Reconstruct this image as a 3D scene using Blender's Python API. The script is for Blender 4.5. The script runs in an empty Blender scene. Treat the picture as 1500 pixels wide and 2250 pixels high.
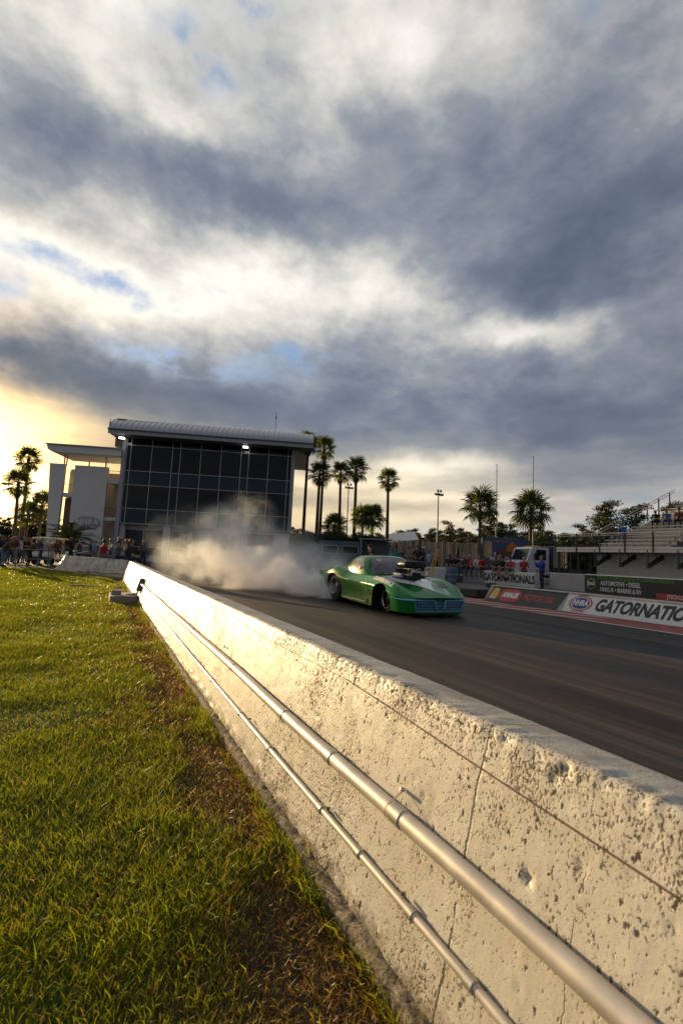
import bpy, bmesh, math, random
import numpy as np
from math import radians, sin, cos, pi, sqrt, atan2, exp
from mathutils import Vector, Matrix, noise as mnoise

random.seed(7); rng = np.random.default_rng(7)
S = bpy.context.scene
COL = S.collection

# ------------------------------------------------------------------ camera
CAM_Z = 1.28
YAW, PITCH, ROLL = radians(27.5), radians(5.9), radians(2.6)
fw = Vector((sin(YAW)*cos(PITCH), cos(YAW)*cos(PITCH), sin(PITCH)))
rt0 = Vector((cos(YAW), -sin(YAW), 0)); up0 = rt0.cross(fw)
rt = cos(ROLL)*rt0 + sin(ROLL)*up0
up = -sin(ROLL)*rt0 + cos(ROLL)*up0
cam = bpy.data.cameras.new('camera'); cam_ob = bpy.data.objects.new('camera', cam); COL.objects.link(cam_ob)
cam.sensor_fit = 'HORIZONTAL'; cam.sensor_width = 24.0; cam.lens = 16.0
cam.clip_start = 0.05; cam.clip_end = 4000
M4 = Matrix((rt, up, -fw)).transposed().to_4x4(); M4.translation = (0, 0, CAM_Z)
cam_ob.matrix_world = M4
cam.dof.use_dof = True; cam.dof.focus_distance = 4.5; cam.dof.aperture_fstop = 3.5
S.camera = cam_ob

# ------------------------------------------------------------------ light
SUN_AZ, SUN_EL = radians(-16.5), radians(6.8)
sun_dir = Vector((sin(SUN_AZ)*cos(SUN_EL), cos(SUN_AZ)*cos(SUN_EL), sin(SUN_EL)))
sl = bpy.data.lights.new('sun', 'SUN'); sl.energy = 5.0; sl.angle = radians(0.6); sl.color = (1.0, 0.70, 0.35)
so = bpy.data.objects.new('sun', sl); COL.objects.link(so)
so.rotation_euler = (-sun_dir).to_track_quat('-Z', 'Y').to_euler()
so.location = sun_dir*300
vs = S.view_settings; vs.view_transform = 'Standard'; vs.look = 'None'; vs.gamma = 1.0
vs.exposure = 0.80; vs.use_curve_mapping = False

class NT:
    """small helper to wire shader nodes"""
    def __init__(s, tree): s.t = tree; s.n = tree.nodes; s.l = tree.links
    def put(s, sock, v):
        if isinstance(v, bpy.types.NodeSocket): s.l.new(v, sock)
        elif v is not None:
            if sock.type == 'RGBA' and len(v) == 3: v = (*v, 1.0)
            sock.default_value = v
    def node(s, typ, _out=0, _p=None, **kw):
        nd = s.n.new(typ)
        for k, v in (_p or {}).items(): setattr(nd, k, v)
        for k, v in kw.items():
            key = int(k[1:]) if k[0] == 'i' and k[1:].isdigit() else k.replace('_', ' ')
            s.put(nd.inputs[key], v)
        return nd.outputs[_out]
    def m(s, op, a, b=None, c=None, clamp=False):
        nd = s.n.new('ShaderNodeMath'); nd.operation = op; nd.use_clamp = clamp
        for i, v in enumerate((a, b, c)):
            if v is not None: s.put(nd.inputs[i], v)
        return nd.outputs[0]
    def add(s, a, b): return s.m('ADD', a, b)
    def mul(s, a, b): return s.m('MULTIPLY', a, b)
    def sub(s, a, b): return s.m('SUBTRACT', a, b)
    def vm(s, op, a, b=None, out=0):
        nd = s.n.new('ShaderNodeVectorMath'); nd.operation = op
        s.put(nd.inputs[0], a)
        if b is not None:
            s.put(nd.inputs[3] if op == 'SCALE' else nd.inputs[1], b)
        return nd.outputs[out]
    def ss(s, v, a, b, lo=0.0, hi=1.0):
        nd = s.n.new('ShaderNodeMapRange'); nd.interpolation_type = 'SMOOTHSTEP'
        for i, q in enumerate((v, a, b, lo, hi)): s.put(nd.inputs[i], q)
        return nd.outputs[0]
    def mix(s, f, a, b, blend='MIX'):
        nd = s.n.new('ShaderNodeMix'); nd.data_type = 'RGBA'; nd.blend_type = blend
        s.put(nd.inputs[0], f); s.put(nd.inputs[6], a); s.put(nd.inputs[7], b)
        return nd.outputs[2]
    def noise(s, vec, scale, detail=4.0, rough=0.55, out=0, dist=0.0):
        return s.node('ShaderNodeTexNoise', out, Vector=vec, Scale=scale, Detail=detail, Roughness=rough, Distortion=dist)
    def ramp(s, f, stops, interp='LINEAR'):
        nd = s.n.new('ShaderNodeValToRGB'); cr = nd.color_ramp; cr.interpolation = interp
        while len(cr.elements) < len(stops): cr.elements.new(0.5)
        for e, (p, c) in zip(cr.elements, stops): e.position = p; e.color = (*c, 1.0)
        s.put(nd.inputs[0], f); return nd.outputs[0]
    def sep(s, v):
        nd = s.n.new('ShaderNodeSeparateXYZ'); s.put(nd.inputs[0], v); return nd.outputs
    def comb(s, x, y, z):
        nd = s.n.new('ShaderNodeCombineXYZ')
        for i, v in enumerate((x, y, z)): s.put(nd.inputs[i], v)
        return nd.outputs[0]

# ------------------------------------------------------------------ sky: broken evening cloud over a clear Nishita sky
W = bpy.data.worlds.new('World'); S.world = W; W.use_nodes = True
W.node_tree.nodes.clear(); n = NT(W.node_tree)
sky = n.n.new('ShaderNodeTexSky'); sky.sky_type = 'NISHITA'; sky.sun_disc = False
sky.sun_elevation = SUN_EL; sky.sun_rotation = SUN_AZ; sky.air_density = 1.0; sky.dust_density = 1.2
dvec = n.vm('NORMALIZE', n.node('ShaderNodeTexCoord', 0))
dx, dy, dz = n.sep(dvec)
zc = n.m('MAXIMUM', dz, 0.0)
den = n.add(zc, 0.16)
pl = n.comb(n.m('DIVIDE', dx, den), n.m('DIVIDE', dy, den), 0.0)          # the cloud deck as a plane overhead
w0 = n.vm('SUBTRACT', n.noise(pl, 0.9, 3.0, 0.5, out=1), (0.5, 0.5, 0.5))
pl2 = n.vm('ADD', pl, n.vm('SCALE', w0, 0.7))
big = n.noise(pl2, 0.9, 5.0, 0.5)
fine = n.noise(pl2, 2.6, 7.0, 0.55)
puff = n.noise(n.vm('ADD', n.vm('MULTIPLY', dvec, (1.0, 1.0, 1.7)), n.vm('SCALE', w0, 0.10)), 8.5, 9.0, 0.60)
thinv = n.noise(n.vm('MULTIPLY', n.comb(n.m('ARCTAN2', dx, dy), n.m('ARCSINE', dz), 0.0), (2.2, 15.0, 1.0)), 1.6, 6.0, 0.55)   # long flat streaks seen edge-on low down
wx, wy, wz = n.sep(n.vm('SUBTRACT', n.noise(dvec, 4.0, 5.0, 0.6, out=1), (0.5, 0.5, 0.5)))
az = n.add(n.m('ARCTAN2', dx, dy), n.mul(wx, 0.30))
elr = n.m('ARCSINE', dz)
el = n.add(elr, n.mul(wy, n.ss(elr, 0.05, 0.45, 0.03, 0.16)))
low = n.ss(elr, 0.42, 0.16)
# thick (+) and thin (-) parts of the deck: azimuth, elevation, half widths, amount
FEAT = [(0.115,0.680,0.395,0.048,0.36),(-0.190,0.635,0.108,0.040,0.14),(0.710,0.768,0.259,0.067,0.25),(1.016,0.621,0.240,0.112,0.34),
(0.861,0.566,0.184,0.045,0.25),(0.060,0.325,0.360,0.047,0.32),(0.622,0.346,0.419,0.065,0.30),(1.026,0.277,0.188,0.067,0.30),
(0.421,0.264,0.499,0.039,0.15),(-0.160,0.340,0.101,0.023,0.20),(-0.015,0.482,0.213,0.056,-0.55),(0.298,0.573,0.256,0.062,-0.42),
(0.511,0.523,0.210,0.042,-0.22),(0.888,0.473,0.151,0.026,-0.45),(-0.158,0.510,0.110,0.033,-0.25),(-0.166,0.800,0.30,0.10,-0.24),
(0.284,0.95,0.60,0.10,-0.22),(0.050,0.740,0.082,0.029,-0.25),(0.597,0.885,0.221,0.050,-0.15),(-0.20,0.10,0.13,0.085,-0.75),
(-0.30,0.138,0.12,0.12,-0.35),(0.656,0.205,0.150,0.024,-0.50),(0.487,0.168,0.152,0.016,-0.35),(0.726,0.140,0.237,0.010,-0.20),(0.430,0.096,0.299,0.016,-0.18)]
CLEAR = [(0.135,0.395,0.160,0.018,0.90),(0.350,0.432,0.150,0.015,0.75),(0.047,0.824,0.075,0.032,0.95),(0.216,0.905,0.085,0.028,0.85),
(-0.191,0.438,0.039,0.028,0.80),(0.997,0.879,0.052,0.018,0.60),(0.136,0.817,0.059,0.016,0.40),(1.046,0.117,0.144,0.020,1.00),
(0.727,0.072,0.188,0.012,0.50),(1.087,0.090,0.136,0.016,0.70)]
def bumps(L):
    tot = None
    for a, e, sa, se, amp in L:
        u = n.m('DIVIDE', n.sub(az, a), sa*0.85); v = n.m('DIVIDE', n.sub(el, e), se*0.95)
        r2 = n.add(n.mul(u, u), n.mul(v, v))
        g = n.mul(n.m('EXPONENT', n.mul(r2, -0.7)), amp)
        tot = g if tot is None else n.add(tot, g)
    return tot
T = n.add(0.455, bumps(FEAT))
T = n.sub(n.add(T, n.mul(n.sub(big, 0.5), 0.55)), n.ss(elr, 0.24, 0.05, 0.0, 0.17))
T = n.add(T, n.mul(n.mul(n.sub(fine, 0.5), 0.46), n.sub(1.0, n.mul(low, 0.7))))
T = n.add(T, n.mul(n.mul(n.sub(puff, 0.5), 0.75), n.sub(1.0, n.mul(low, 0.8))))
T = n.add(T, n.mul(n.mul(n.sub(thinv, 0.5), 0.42), low))
sd = n.vm('DOT_PRODUCT', dvec, tuple(sun_dir), out=1)
sang = n.m('ARCCOSINE', n.m('MINIMUM', sd, 1.0))
near = n.m('EXPONENT', n.mul(n.mul(sang, sang), -1/(0.40**2)))            # thin cloud glows towards the sun
nearer = n.m('EXPONENT', n.mul(n.mul(sang, sang), -1/(0.185**2)))
cloud = n.ramp(T, [(0.0, (0.92, 0.90, 0.83)), (0.16, (0.74, 0.72, 0.66)), (0.34, (0.50, 0.50, 0.49)), (0.52, (0.29, 0.318, 0.36)), (0.74, (0.170, 0.202, 0.265)), (1.0, (0.105, 0.135, 0.195))])
lowwarm = n.mul(n.ss(elr, 0.34, 0.08), n.ss(sang, 1.7, 0.25))
cloud = n.mix(lowwarm, cloud, n.mix(1.0, cloud, (1.30, 1.02, 0.58), 'MULTIPLY'))
cloud = n.mix(n.mul(near, n.ss(elr, 0.45, 0.15, 0.2, 0.55)), cloud, n.mix(1.0, cloud, (1.6, 1.22, 0.66), 'MULTIPLY'))
glow = n.mix(nearer, (0, 0, 0), (3.8, 2.3, 0.72))
glow = n.mix(n.ss(T, 0.85, 0.10), (0, 0, 0), glow)
cloud = n.mix(1.0, cloud, glow, 'ADD')
away = n.ss(sang, 0.75, 2.3, 1.0, 0.42)                                    # the deck gets dimmer away from the sunset
cloud = n.mix(1.0, cloud, n.comb(away, away, n.m('POWER', away, 0.85)), 'MULTIPLY')
cov = n.ss(T, -0.30, 0.0)
hole = n.m('MULTIPLY', n.mul(bumps(CLEAR), 1.15), n.ss(puff, 0.60, 0.40), clamp=True)
cov = n.m('MULTIPLY', cov, n.sub(1.0, hole), clamp=True)
cov = n.m('MAXIMUM', cov, n.mul(nearer, 0.9))
clear = n.mix(1.0, n.mix(1.0, sky.outputs[0], (0.060, 0.070, 0.090), 'MULTIPLY'), (0.13, 0.21, 0.34), 'ADD')
clear = n.mix(1.0, clear, n.comb(away, away, away), 'MULTIPLY')
tot = n.mix(cov, clear, cloud)
bg = n.n.new('ShaderNodeBackground'); bg.inputs[1].default_value = 0.064
n.put(bg.inputs[0], n.mix(1.0, tot, (10.0, 10.0, 10.0), 'MULTIPLY'))
wo = n.n.new('ShaderNodeOutputWorld'); n.l.new(bg.outputs[0], wo.inputs[0])
for o in n.n:
    if o.type == 'MIX': o.clamp_result = False
W.cycles.sampling_method = 'MANUAL'; W.cycles.sample_map_resolution = 512

S.cycles.max_bounces = 6; S.cycles.diffuse_bounces = 3; S.cycles.glossy_bounces = 3
S.cycles.transmission_bounces = 4; S.cycles.transparent_max_bounces = 10; S.cycles.volume_bounces = 4
S.cycles.use_denoising = True; S.cycles.sample_clamp_indirect = 4.0

# ------------------------------------------------------------------ helpers
def tag(o, label=None, cat=None, group=None, kind=None):
    if label: o['label'] = label
    if cat: o['category'] = cat
    if group: o['group'] = group
    if kind: o['kind'] = kind
    return o
def thing(name, label, cat, loc=(0, 0, 0), rz=0.0, group=None):
    o = bpy.data.objects.new(name, None); COL.objects.link(o); o.empty_display_size = 0.2
    o.location = loc; o.rotation_euler = (0, 0, rz)
    return tag(o, label, cat, group)
def link(name, me, parent=None, mtx=None):
    o = bpy.data.objects.new(name, me); COL.objects.link(o)
    if parent is not None: o.parent = parent
    if mtx is not None: o.matrix_local = mtx
    return o
def T3(x, y, z): return Matrix.Translation((x, y, z))
def RX(a): return Matrix.Rotation(a, 4, 'X')
def RY(a): return Matrix.Rotation(a, 4, 'Y')
def RZ(a): return Matrix.Rotation(a, 4, 'Z')
def SC(x, y, z): return Matrix.Diagonal((x, y, z, 1.0))
def setmats(me, mats):
    for m in (mats if isinstance(mats, (list, tuple)) else [mats]): me.materials.append(m)

def spot(b, D):
    """a place on the ground given by its bearing (1000 x tangent off the view axis + 750) and distance"""
    b, D = float(b), float(D); d = fw+(b-750)/1000*rt-(103+.0454*(b-750))/1000*up
    return d.x*D, d.y*D

class MB:
    def __init__(s): s.v = []; s.f = []; s.mi = []
    def add(s, vs_, fs, mi=0, mtx=None):
        b = len(s.v)
        s.v += [tuple(mtx @ Vector(p)) for p in vs_] if mtx is not None else [tuple(p) for p in vs_]
        for q in fs: s.f.append([b+i for i in q]); s.mi.append(mi)
        return s
    def box(s, c, d, mi=0, mtx=None, bev=0.0):
        x, y, z = [q/2 for q in d]; cx, cy, cz = c
        if bev <= 0:
            vs_ = [(cx+i*x, cy+j*y, cz+k*z) for i in (-1, 1) for j in (-1, 1) for k in (-1, 1)]
            return s.add(vs_, [(0, 1, 3, 2), (4, 6, 7, 5), (0, 4, 5, 1), (2, 3, 7, 6), (0, 2, 6, 4), (1, 5, 7, 3)], mi, mtx)
        b = min(bev, x*.9, y*.9, z*.9)
        bm = bmesh.new(); bmesh.ops.create_cube(bm, size=1.0)
        bmesh.ops.scale(bm, vec=d, verts=bm.verts); bmesh.ops.bevel(bm, geom=bm.edges[:], offset=b, segments=2, affect='EDGES', profile=0.5)
        bmesh.ops.translate(bm, vec=c, verts=bm.verts); bm.verts.index_update()
        s.add([v.co[:] for v in bm.verts], [[v.index for v in f.verts] for f in bm.faces], mi, mtx); bm.free(); return s
    def tube(s, pts, r, seg=10, mi=0, cap=True, mtx=None):
        pts = [Vector(p) for p in pts]; rs = r if isinstance(r, (list, tuple)) else [r]*len(pts)
        vs_, fs = [], []; ref = None
        for i, p in enumerate(pts):
            t = (pts[min(i+1, len(pts)-1)]-pts[max(i-1, 0)]).normalized()
            if ref is None: ref = Vector((0, 0, 1)) if abs(t.z) < .9 else Vector((1, 0, 0))
            a = t.cross(ref).normalized(); bb = a.cross(t); ref = bb
            for k in range(seg):
                an = 2*pi*k/seg; vs_.append(p+rs[i]*(cos(an)*a+sin(an)*bb))
        for i in range(len(pts)-1):
            for k in range(seg):
                k2 = (k+1) % seg; fs.append((i*seg+k, i*seg+k2, (i+1)*seg+k2, (i+1)*seg+k))
        if cap: fs.append(tuple(range(seg))[::-1]); fs.append(tuple((len(pts)-1)*seg+k for k in range(seg)))
        return s.add(vs_, fs, mi, mtx)
    def lathe(s, prof, seg=24, mi=0, mtx=None, cap=True):          # (r, z) profile around z
        vs_, fs = [], []
        for r, z in prof:
            for k in range(seg): vs_.append((r*cos(2*pi*k/seg), r*sin(2*pi*k/seg), z))
        for i in range(len(prof)-1):
            for k in range(seg):
                k2 = (k+1) % seg; fs.append((i*seg+k, i*seg+k2, (i+1)*seg+k2, (i+1)*seg+k))
        if cap: fs.append(tuple(range(seg))[::-1]); fs.append(tuple((len(prof)-1)*seg+k for k in range(seg)))
        return s.add(vs_, fs, mi, mtx)
    def prism(s, poly, depth, mi=0, mtx=None):            # polygon in local xz, extruded along +y
        k = len(poly)
        vs_ = [(x, 0, z) for x, z in poly]+[(x, depth, z) for x, z in poly]
        fs = [tuple(range(k)), tuple(range(k, 2*k))[::-1]]+[(i, i+k, (i+1) % k+k, (i+1) % k) for i in range(k)]
        return s.add(vs_, fs, mi, mtx)
    def grid(s, rows, mi=0, close=False, mtx=None):
        w = len(rows[0]); vs_ = [p for r in rows for p in r]; fs = []
        for i in range(len(rows)-1):
            for k in range(w if close else w-1):
                k2 = (k+1) % w; fs.append((i*w+k, i*w+k2, (i+1)*w+k2, (i+1)*w+k))
        return s.add(vs_, fs, mi, mtx)
    def mesh(s, name, mats, smooth=False, recalc=True):
        me = bpy.data.meshes.new(name); me.from_pydata(s.v, [], s.f); setmats(me, mats)
        me.polygons.foreach_set('material_index', s.mi)
        if recalc:
            bm = bmesh.new(); bm.from_mesh(me); bmesh.ops.recalc_face_normals(bm, faces=bm.faces); bm.to_mesh(me); bm.free()
        if smooth:
            me.polygons.foreach_set('use_smooth', [True]*len(me.polygons))
            if smooth == 'auto': me.set_sharp_from_angle(angle=radians(40))
        me.update(); return me
    def build(s, name, mats, parent=None, smooth=False, mtx=None):
        return link(name, s.mesh(name, mats, smooth), parent, mtx)
def B(name, c, d, mat, parent=None, bev=0.0, mtx=None):
    return MB().box(c, d, bev=bev).build(name, mat, parent, mtx=mtx)
def bake(o, name=None):
    """apply modifiers of a temporary object and return the resulting mesh"""
    dg = bpy.context.evaluated_depsgraph_get(); dg.update()
    me = bpy.data.meshes.new_from_object(o.evaluated_get(dg)); me.name = name or o.name
    bpy.data.objects.remove(o); return me
def copy_tree(o, parent=None):
    c = o.copy(); COL.objects.link(c); c.parent = parent
    for ch in list(o.children): copy_tree(ch, c)
    return c
def text_mesh(body, size, mat, ext=0.004, shear=0.0, sx=1.0, bold=0.0, align='CENTER', sp=1.0):
    cu = bpy.data.curves.new('lettering', 'FONT'); cu.body = body; cu.size = size; cu.extrude = ext; cu.shear = shear
    cu.offset = bold; cu.align_x = align; cu.align_y = 'CENTER'; cu.resolution_u = 3; cu.space_character = sp
    o = bpy.data.objects.new('lettering', cu); COL.objects.link(o)
    me = bake(o, 'lettering'); me.transform(SC(sx, 1, 1)); me.materials.clear(); me.materials.append(mat); return me
def text(body, size, mat, parent, mtx, name='lettering', **kw):
    return link(name, text_mesh(body, size, mat, **kw), parent, mtx)

MATS = {}
def mat(name, col, rough=0.6, metal=0.0, var=0.12, vs=4.0, bump=0.0, bs=30.0, spec=0.5, emit=None, coat=0.0, aniso=None):
    """plain procedural material: base colour broken up by noise, optional fine relief"""
    if name in MATS: return MATS[name]
    m = bpy.data.materials.new(name); m.use_nodes = True; MATS[name] = m
    m.node_tree.nodes.clear(); t = NT(m.node_tree)
    p = t.n.new('ShaderNodeBsdfPrincipled'); o = t.n.new('ShaderNodeOutputMaterial'); t.l.new(p.outputs[0], o.inputs[0])
    co = t.node('ShaderNodeTexCoord', 3)
    nz = t.noise(co, vs, 5.0, 0.6)
    c = t.mix(nz, tuple(max(0, q*(1-var*1.6)) for q in col), tuple(min(1, q*(1+var*1.6)) for q in col))
    t.put(p.inputs['Base Color'], c)
    t.put(p.inputs['Roughness'], t.m('ADD', rough, t.mul(t.sub(nz, .5), 0.25 if rough > .15 else .03), clamp=True))
    p.inputs['Metallic'].default_value = metal; p.inputs['Specular IOR Level'].default_value = spec
    p.inputs['Coat Weight'].default_value = coat; p.inputs['Coat Roughness'].default_value = 0.04
    if bump > 0:
        b = t.n.new('ShaderNodeBump'); b.inputs['Strength'].default_value = bump; b.inputs['Distance'].default_value = 0.02
        t.put(b.inputs['Height'], t.noise(co, bs, 6.0, 0.6)); t.l.new(b.outputs[0], p.inputs['Normal'])
    if emit: p.inputs['Emission Color'].default_value = (*emit[0], 1); p.inputs['Emission Strength'].default_value = emit[1]
    return m
def shader(name):
    m = bpy.data.materials.new(name); m.use_nodes = True; MATS[name] = m
    m.node_tree.nodes.clear(); t = NT(m.node_tree)
    p = t.n.new('ShaderNodeBsdfPrincipled'); o = t.n.new('ShaderNodeOutputMaterial'); t.l.new(p.outputs[0], o.inputs[0])
    return m, t, p, o
def bumpn(t, p, h, strength, dist=0.01):
    b = t.n.new('ShaderNodeBump'); b.inputs['Strength'].default_value = strength; b.inputs['Distance'].default_value = dist
    t.put(b.inputs['Height'], h); t.l.new(b.outputs[0], p.inputs['Normal'])

# ------------------------------------------------------------------ ground, track
def sheet(name, pts, z, m):
    me = bpy.data.meshes.new(name); me.from_pydata([(x, y, z) for x, y in pts], [], [list(range(len(pts)))]); me.materials.append(m)
    o = link(name, me); o['kind'] = 'structure'; return o

gm, t, p, _ = shader('far_grass'); pos = t.node('ShaderNodeNewGeometry', 0)
t.put(p.inputs['Base Color'], t.ramp(t.noise(pos, 0.35, 6.0), [(0.3, (0.035, 0.045, 0.014)), (0.6, (0.07, 0.075, 0.025)), (0.8, (0.10, 0.085, 0.04))])); p.inputs['Roughness'].default_value = 0.95
sheet('ground', [(-1800, -1800), (1800, -1800), (1800, 1800), (-1800, 1800)], -0.06, gm)

lm, t, p, _ = shader('lawn_soil'); pos = t.node('ShaderNodeNewGeometry', 0)
px_, py_, pz_ = t.sep(pos)
soil = t.ramp(t.noise(pos, 9.0, 7.0, 0.65), [(0.3, (0.022, 0.016, 0.010)), (0.55, (0.055, 0.038, 0.022)), (0.75, (0.10, 0.075, 0.045))])
turf = t.ramp(t.noise(pos, 2.2, 6.0, 0.6), [(0.3, (0.030, 0.045, 0.010)), (0.6, (0.055, 0.075, 0.016)), (0.8, (0.085, 0.085, 0.025))])
edge = t.add(t.ss(px_, 0.25, 0.62), t.mul(t.sub(t.noise(pos, 1.6, 4.0), 0.5), 0.9))
t.put(p.inputs['Base Color'], t.mix(t.ss(edge, 0.2, 0.7), turf, soil)); p.inputs['Roughness'].default_value = 0.95
bumpn(t, p, t.noise(pos, 45.0, 6.0, 0.7), 0.9, 0.02)
mb = MB(); rows = []
ys = [-3+0.25*i for i in range(0, 150)]
xs = [0.93, 0.8, 0.65, 0.5, 0.3, 0.1, -0.15, -0.5, -0.9, -1.4, -2, -2.8, -4, -6, -9, -14, -22, -40]
def lawn_z(x, y):
    return 0.012*mnoise.noise((x*1.3, y*1.3, 0.3)) + (0.025*mnoise.noise((x*.35, y*.35, 5.0)) if x < 0.6 else 0) - 0.01
for y in ys: rows.append([(x, y, lawn_z(x, y)) for x in xs])
mb.grid(rows); o = mb.build('lawn', lm, smooth=True); o['kind'] = 'structure'

# asphalt with rubber laid along the lane
am, t, p, _ = shader('rubbered_asphalt'); pos = t.node('ShaderNodeNewGeometry', 0)
st = t.noise(t.vm('MULTIPLY', pos, (2.6, 0.06, 1.0)), 1.0, 7.0, 0.62)
st2 = t.noise(t.vm('MULTIPLY', pos, (16.0, 0.22, 1.0)), 1.0, 6.0, 0.6)
gr = t.noise(pos, 60.0, 5.0, 0.7)
x_, y_, z_ = t.sep(pos)
groove = t.add(t.m('EXPONENT', t.mul(t.m('POWER', t.sub(x_, 5.75), 2.0), -3.2)), t.m('EXPONENT', t.mul(t.m('POWER', t.sub(x_, 7.5), 2.0), -3.2)))
v = t.add(t.mul(st, 0.75), t.mul(st2, 0.45)); v = t.sub(v, t.mul(groove, 0.13))
c = t.ramp(v, [(0.38, (0.006, 0.0056, 0.0054)), (0.52, (0.017, 0.0152, 0.0138)), (0.64, (0.046, 0.040, 0.035)), (0.80, (0.105, 0.092, 0.080))])
jt = t.m('ABSOLUTE', t.sub(t.m('FRACT', t.mul(t.add(y_, t.add(t.mul(x_, .03), t.mul(t.sub(t.noise(pos, 1.2, 5.0, .7), .5), .05))), 1/5.2)), .27)); joint = t.ss(jt, .0030, .0012)
ls = t.m('ABSOLUTE', t.sub(t.add(x_, t.mul(t.sub(t.noise(pos, .8, 5.0, .7), .5), .06)), 3.05)); joint = t.m('MAXIMUM', joint, t.ss(ls, .016, .006))
patchm = t.ss(t.noise(pos, .45, 3.0, .5), .56, .60)
c = t.mix(t.mul(patchm, .35), c, (.045, .038, .032))
c = t.mix(t.mul(t.ss(t.noise(pos, 140.0, 2.0, .6), .60, .72), .5), c, (.16, .14, .12))
c = t.mix(t.mul(joint, .85), c, (.006, .006, .006))
t.put(p.inputs['Base Color'], t.mix(t.mul(gr, 0.35), c, (0.03, 0.028, 0.026)))
t.put(p.inputs['Roughness'], t.ss(t.add(st2, t.mul(groove, -0.18)), 0.25, 0.75, 0.55, 0.85)); p.inputs['Specular IOR Level'].default_value = 0.20
bumpn(t, p, gr, 0.35, 0.006)
sheet('track', [(1.3, -12), (10.22, -12), (10.22, 48), (1.3, 48)], 0.10, am)
cm_, t, p, _ = shader('concrete_lane'); pos = t.node('ShaderNodeNewGeometry', 0)
st = t.noise(t.vm('MULTIPLY', pos, (1.6, 0.06, 1.0)), 1.0, 6.0, 0.6)
t.put(p.inputs['Base Color'], t.mix(t.mul(t.noise(pos, 40.0, 5.0), 0.4), t.ramp(st, [(0.3, (0.035, 0.033, 0.032)), (0.55, (0.09, 0.086, 0.082)), (0.8, (0.15, 0.145, 0.135))]), (0.05, 0.05, 0.05)))
p.inputs['Roughness'].default_value = 0.75
sheet('far_lane', [(12.9, -12), (40, -12), (40, 48), (12.9, 48)], 0.104, cm_)
sheet('paddock', [(-60, 34), (120, 34), (120, 150), (-60, 150)], 0.02, cm_)
# painted median apron: red with pale hatching worn through
rm, t, p, _ = shader('red_apron_paint'); pos = t.node('ShaderNodeNewGeometry', 0)
wn = t.noise(pos, 3.0, 7.0, 0.7); x_, y_, z_ = t.sep(pos)
hat = t.m('FRACT', t.mul(t.add(y_, t.mul(x_, 1.9)), 0.62))
hm = t.mul(t.m('LESS_THAN', hat, 0.33), t.ss(y_, 6.9, 7.3)); hm = t.mul(hm, t.ss(wn, 0.30, 0.48))
red = t.mix(t.ss(wn, 0.35, 0.70), (0.34, 0.075, 0.05), (0.17, 0.06, 0.045))
c = t.mix(t.mul(hm, 0.85), red, (0.50, 0.43, 0.38))
ln = t.mul(t.m('LESS_THAN', x_, 10.32), t.ss(y_, 7.6, 7.0))
c = t.mix(ln, c, (0.62, 0.58, 0.52))
dirt = t.noise(t.vm('MULTIPLY', pos, (5.0, 0.35, 1.0)), 1.0, 6.0, 0.65)
t.put(p.inputs['Base Color'], t.mix(t.mul(t.ss(dirt, 0.52, 0.74), .8), c, (0.06, 0.05, 0.045))); p.inputs['Roughness'].default_value = 0.8
sheet('painted_apron', [(10.22, -12), (12.9, -12), (12.9, 48), (10.22, 48)], 0.102, rm)

# ------------------------------------------------------------------ the near concrete barrier
K = (1.085-0.895)/(0.785-0.05)
def face_x(z): return 0.895+K*(z-0.05)
prof = [(face_x(z), z) for z in np.linspace(0.035, 0.782, 62)]
prof += [(1.092, 0.795), (1.103, 0.802)]
prof += [(x, 0.803-0.15*(x-1.103)) for x in np.linspace(1.120, 1.325, 10)]
prof += [(1.342, 0.762), (1.350, 0.748), (1.38, 0.6), (1.45, 0.3), (1.50, 0.08)]
ys = list(np.arange(-1.0, 0.35, 0.05))+list(np.arange(0.35, 3.0, 0.0115))+list(np.arange(3.0, 8.0, 0.035))+list(np.arange(8.0, 21.9, 0.12))
HOLES = [(0.852, 0.508, 0.011, 0.014), (0.824, 0.748, 0.011, 0.012), (1.688, 0.507, 0.008, 0.008), (2.095, 0.516, 0.008, 0.007), (1.268, 0.509, 0.009, 0.008), (0.80, 0.776, 0.012, 0.014), (1.63, 0.778, 0.011, 0.010), (2.06, 0.776, 0.011, 0.010), (1.0, 0.778, 0.010, 0.010)]
for k in range(110):
    HOLES.append((random.uniform(0.4, 5.0), min(0.79, 0.795-abs(random.gauss(0, 0.07))), random.uniform(0.004, 0.007), random.uniform(0.002, 0.004)))
for k in range(60):
    HOLES.append((random.uniform(0.4, 3.5), random.uniform(0.08, 0.7), random.uniform(0.004, 0.007), random.uniform(0.004, 0.007)))
PR = np.array(prof); Y = np.array(ys)
tn = np.gradient(PR, axis=0); nrm = np.stack([-tn[:, 1], tn[:, 0]], 1); nrm /= np.linalg.norm(nrm, axis=1, keepdims=True)
disp = np.zeros((len(Y), len(PR)))
for i, y in enumerate(ys):
    for j, (x, z) in enumerate(prof[:75]):
        d = 0.0035*mnoise.noise((y*2.2, z*3.0, 1.0)) + 0.0010*mnoise.noise((y*14, z*14, 4.0))
        if y < 8: d += 0.0008*mnoise.noise((y*45, z*38, 9.0))
        if 60 <= j <= 66: d += -0.007*max(0, mnoise.noise((y*7, 2.0, x*4))) + 0.0035*mnoise.noise((y*38, 7.0, z*20))
        if z < 0.10: d += 0.008*mnoise.noise((y*9, z*20, 3.0))
        disp[i, j] = d
for hy, hz, r, dep in HOLES:
    rr = ((Y[:, None]-hy)**2 + ((PR[None, :, 1]-hz)*1.0)**2)/r**2
    disp -= np.where((PR[None, :, 0] < 1.12), dep*np.exp(-rr**2), 0)
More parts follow.
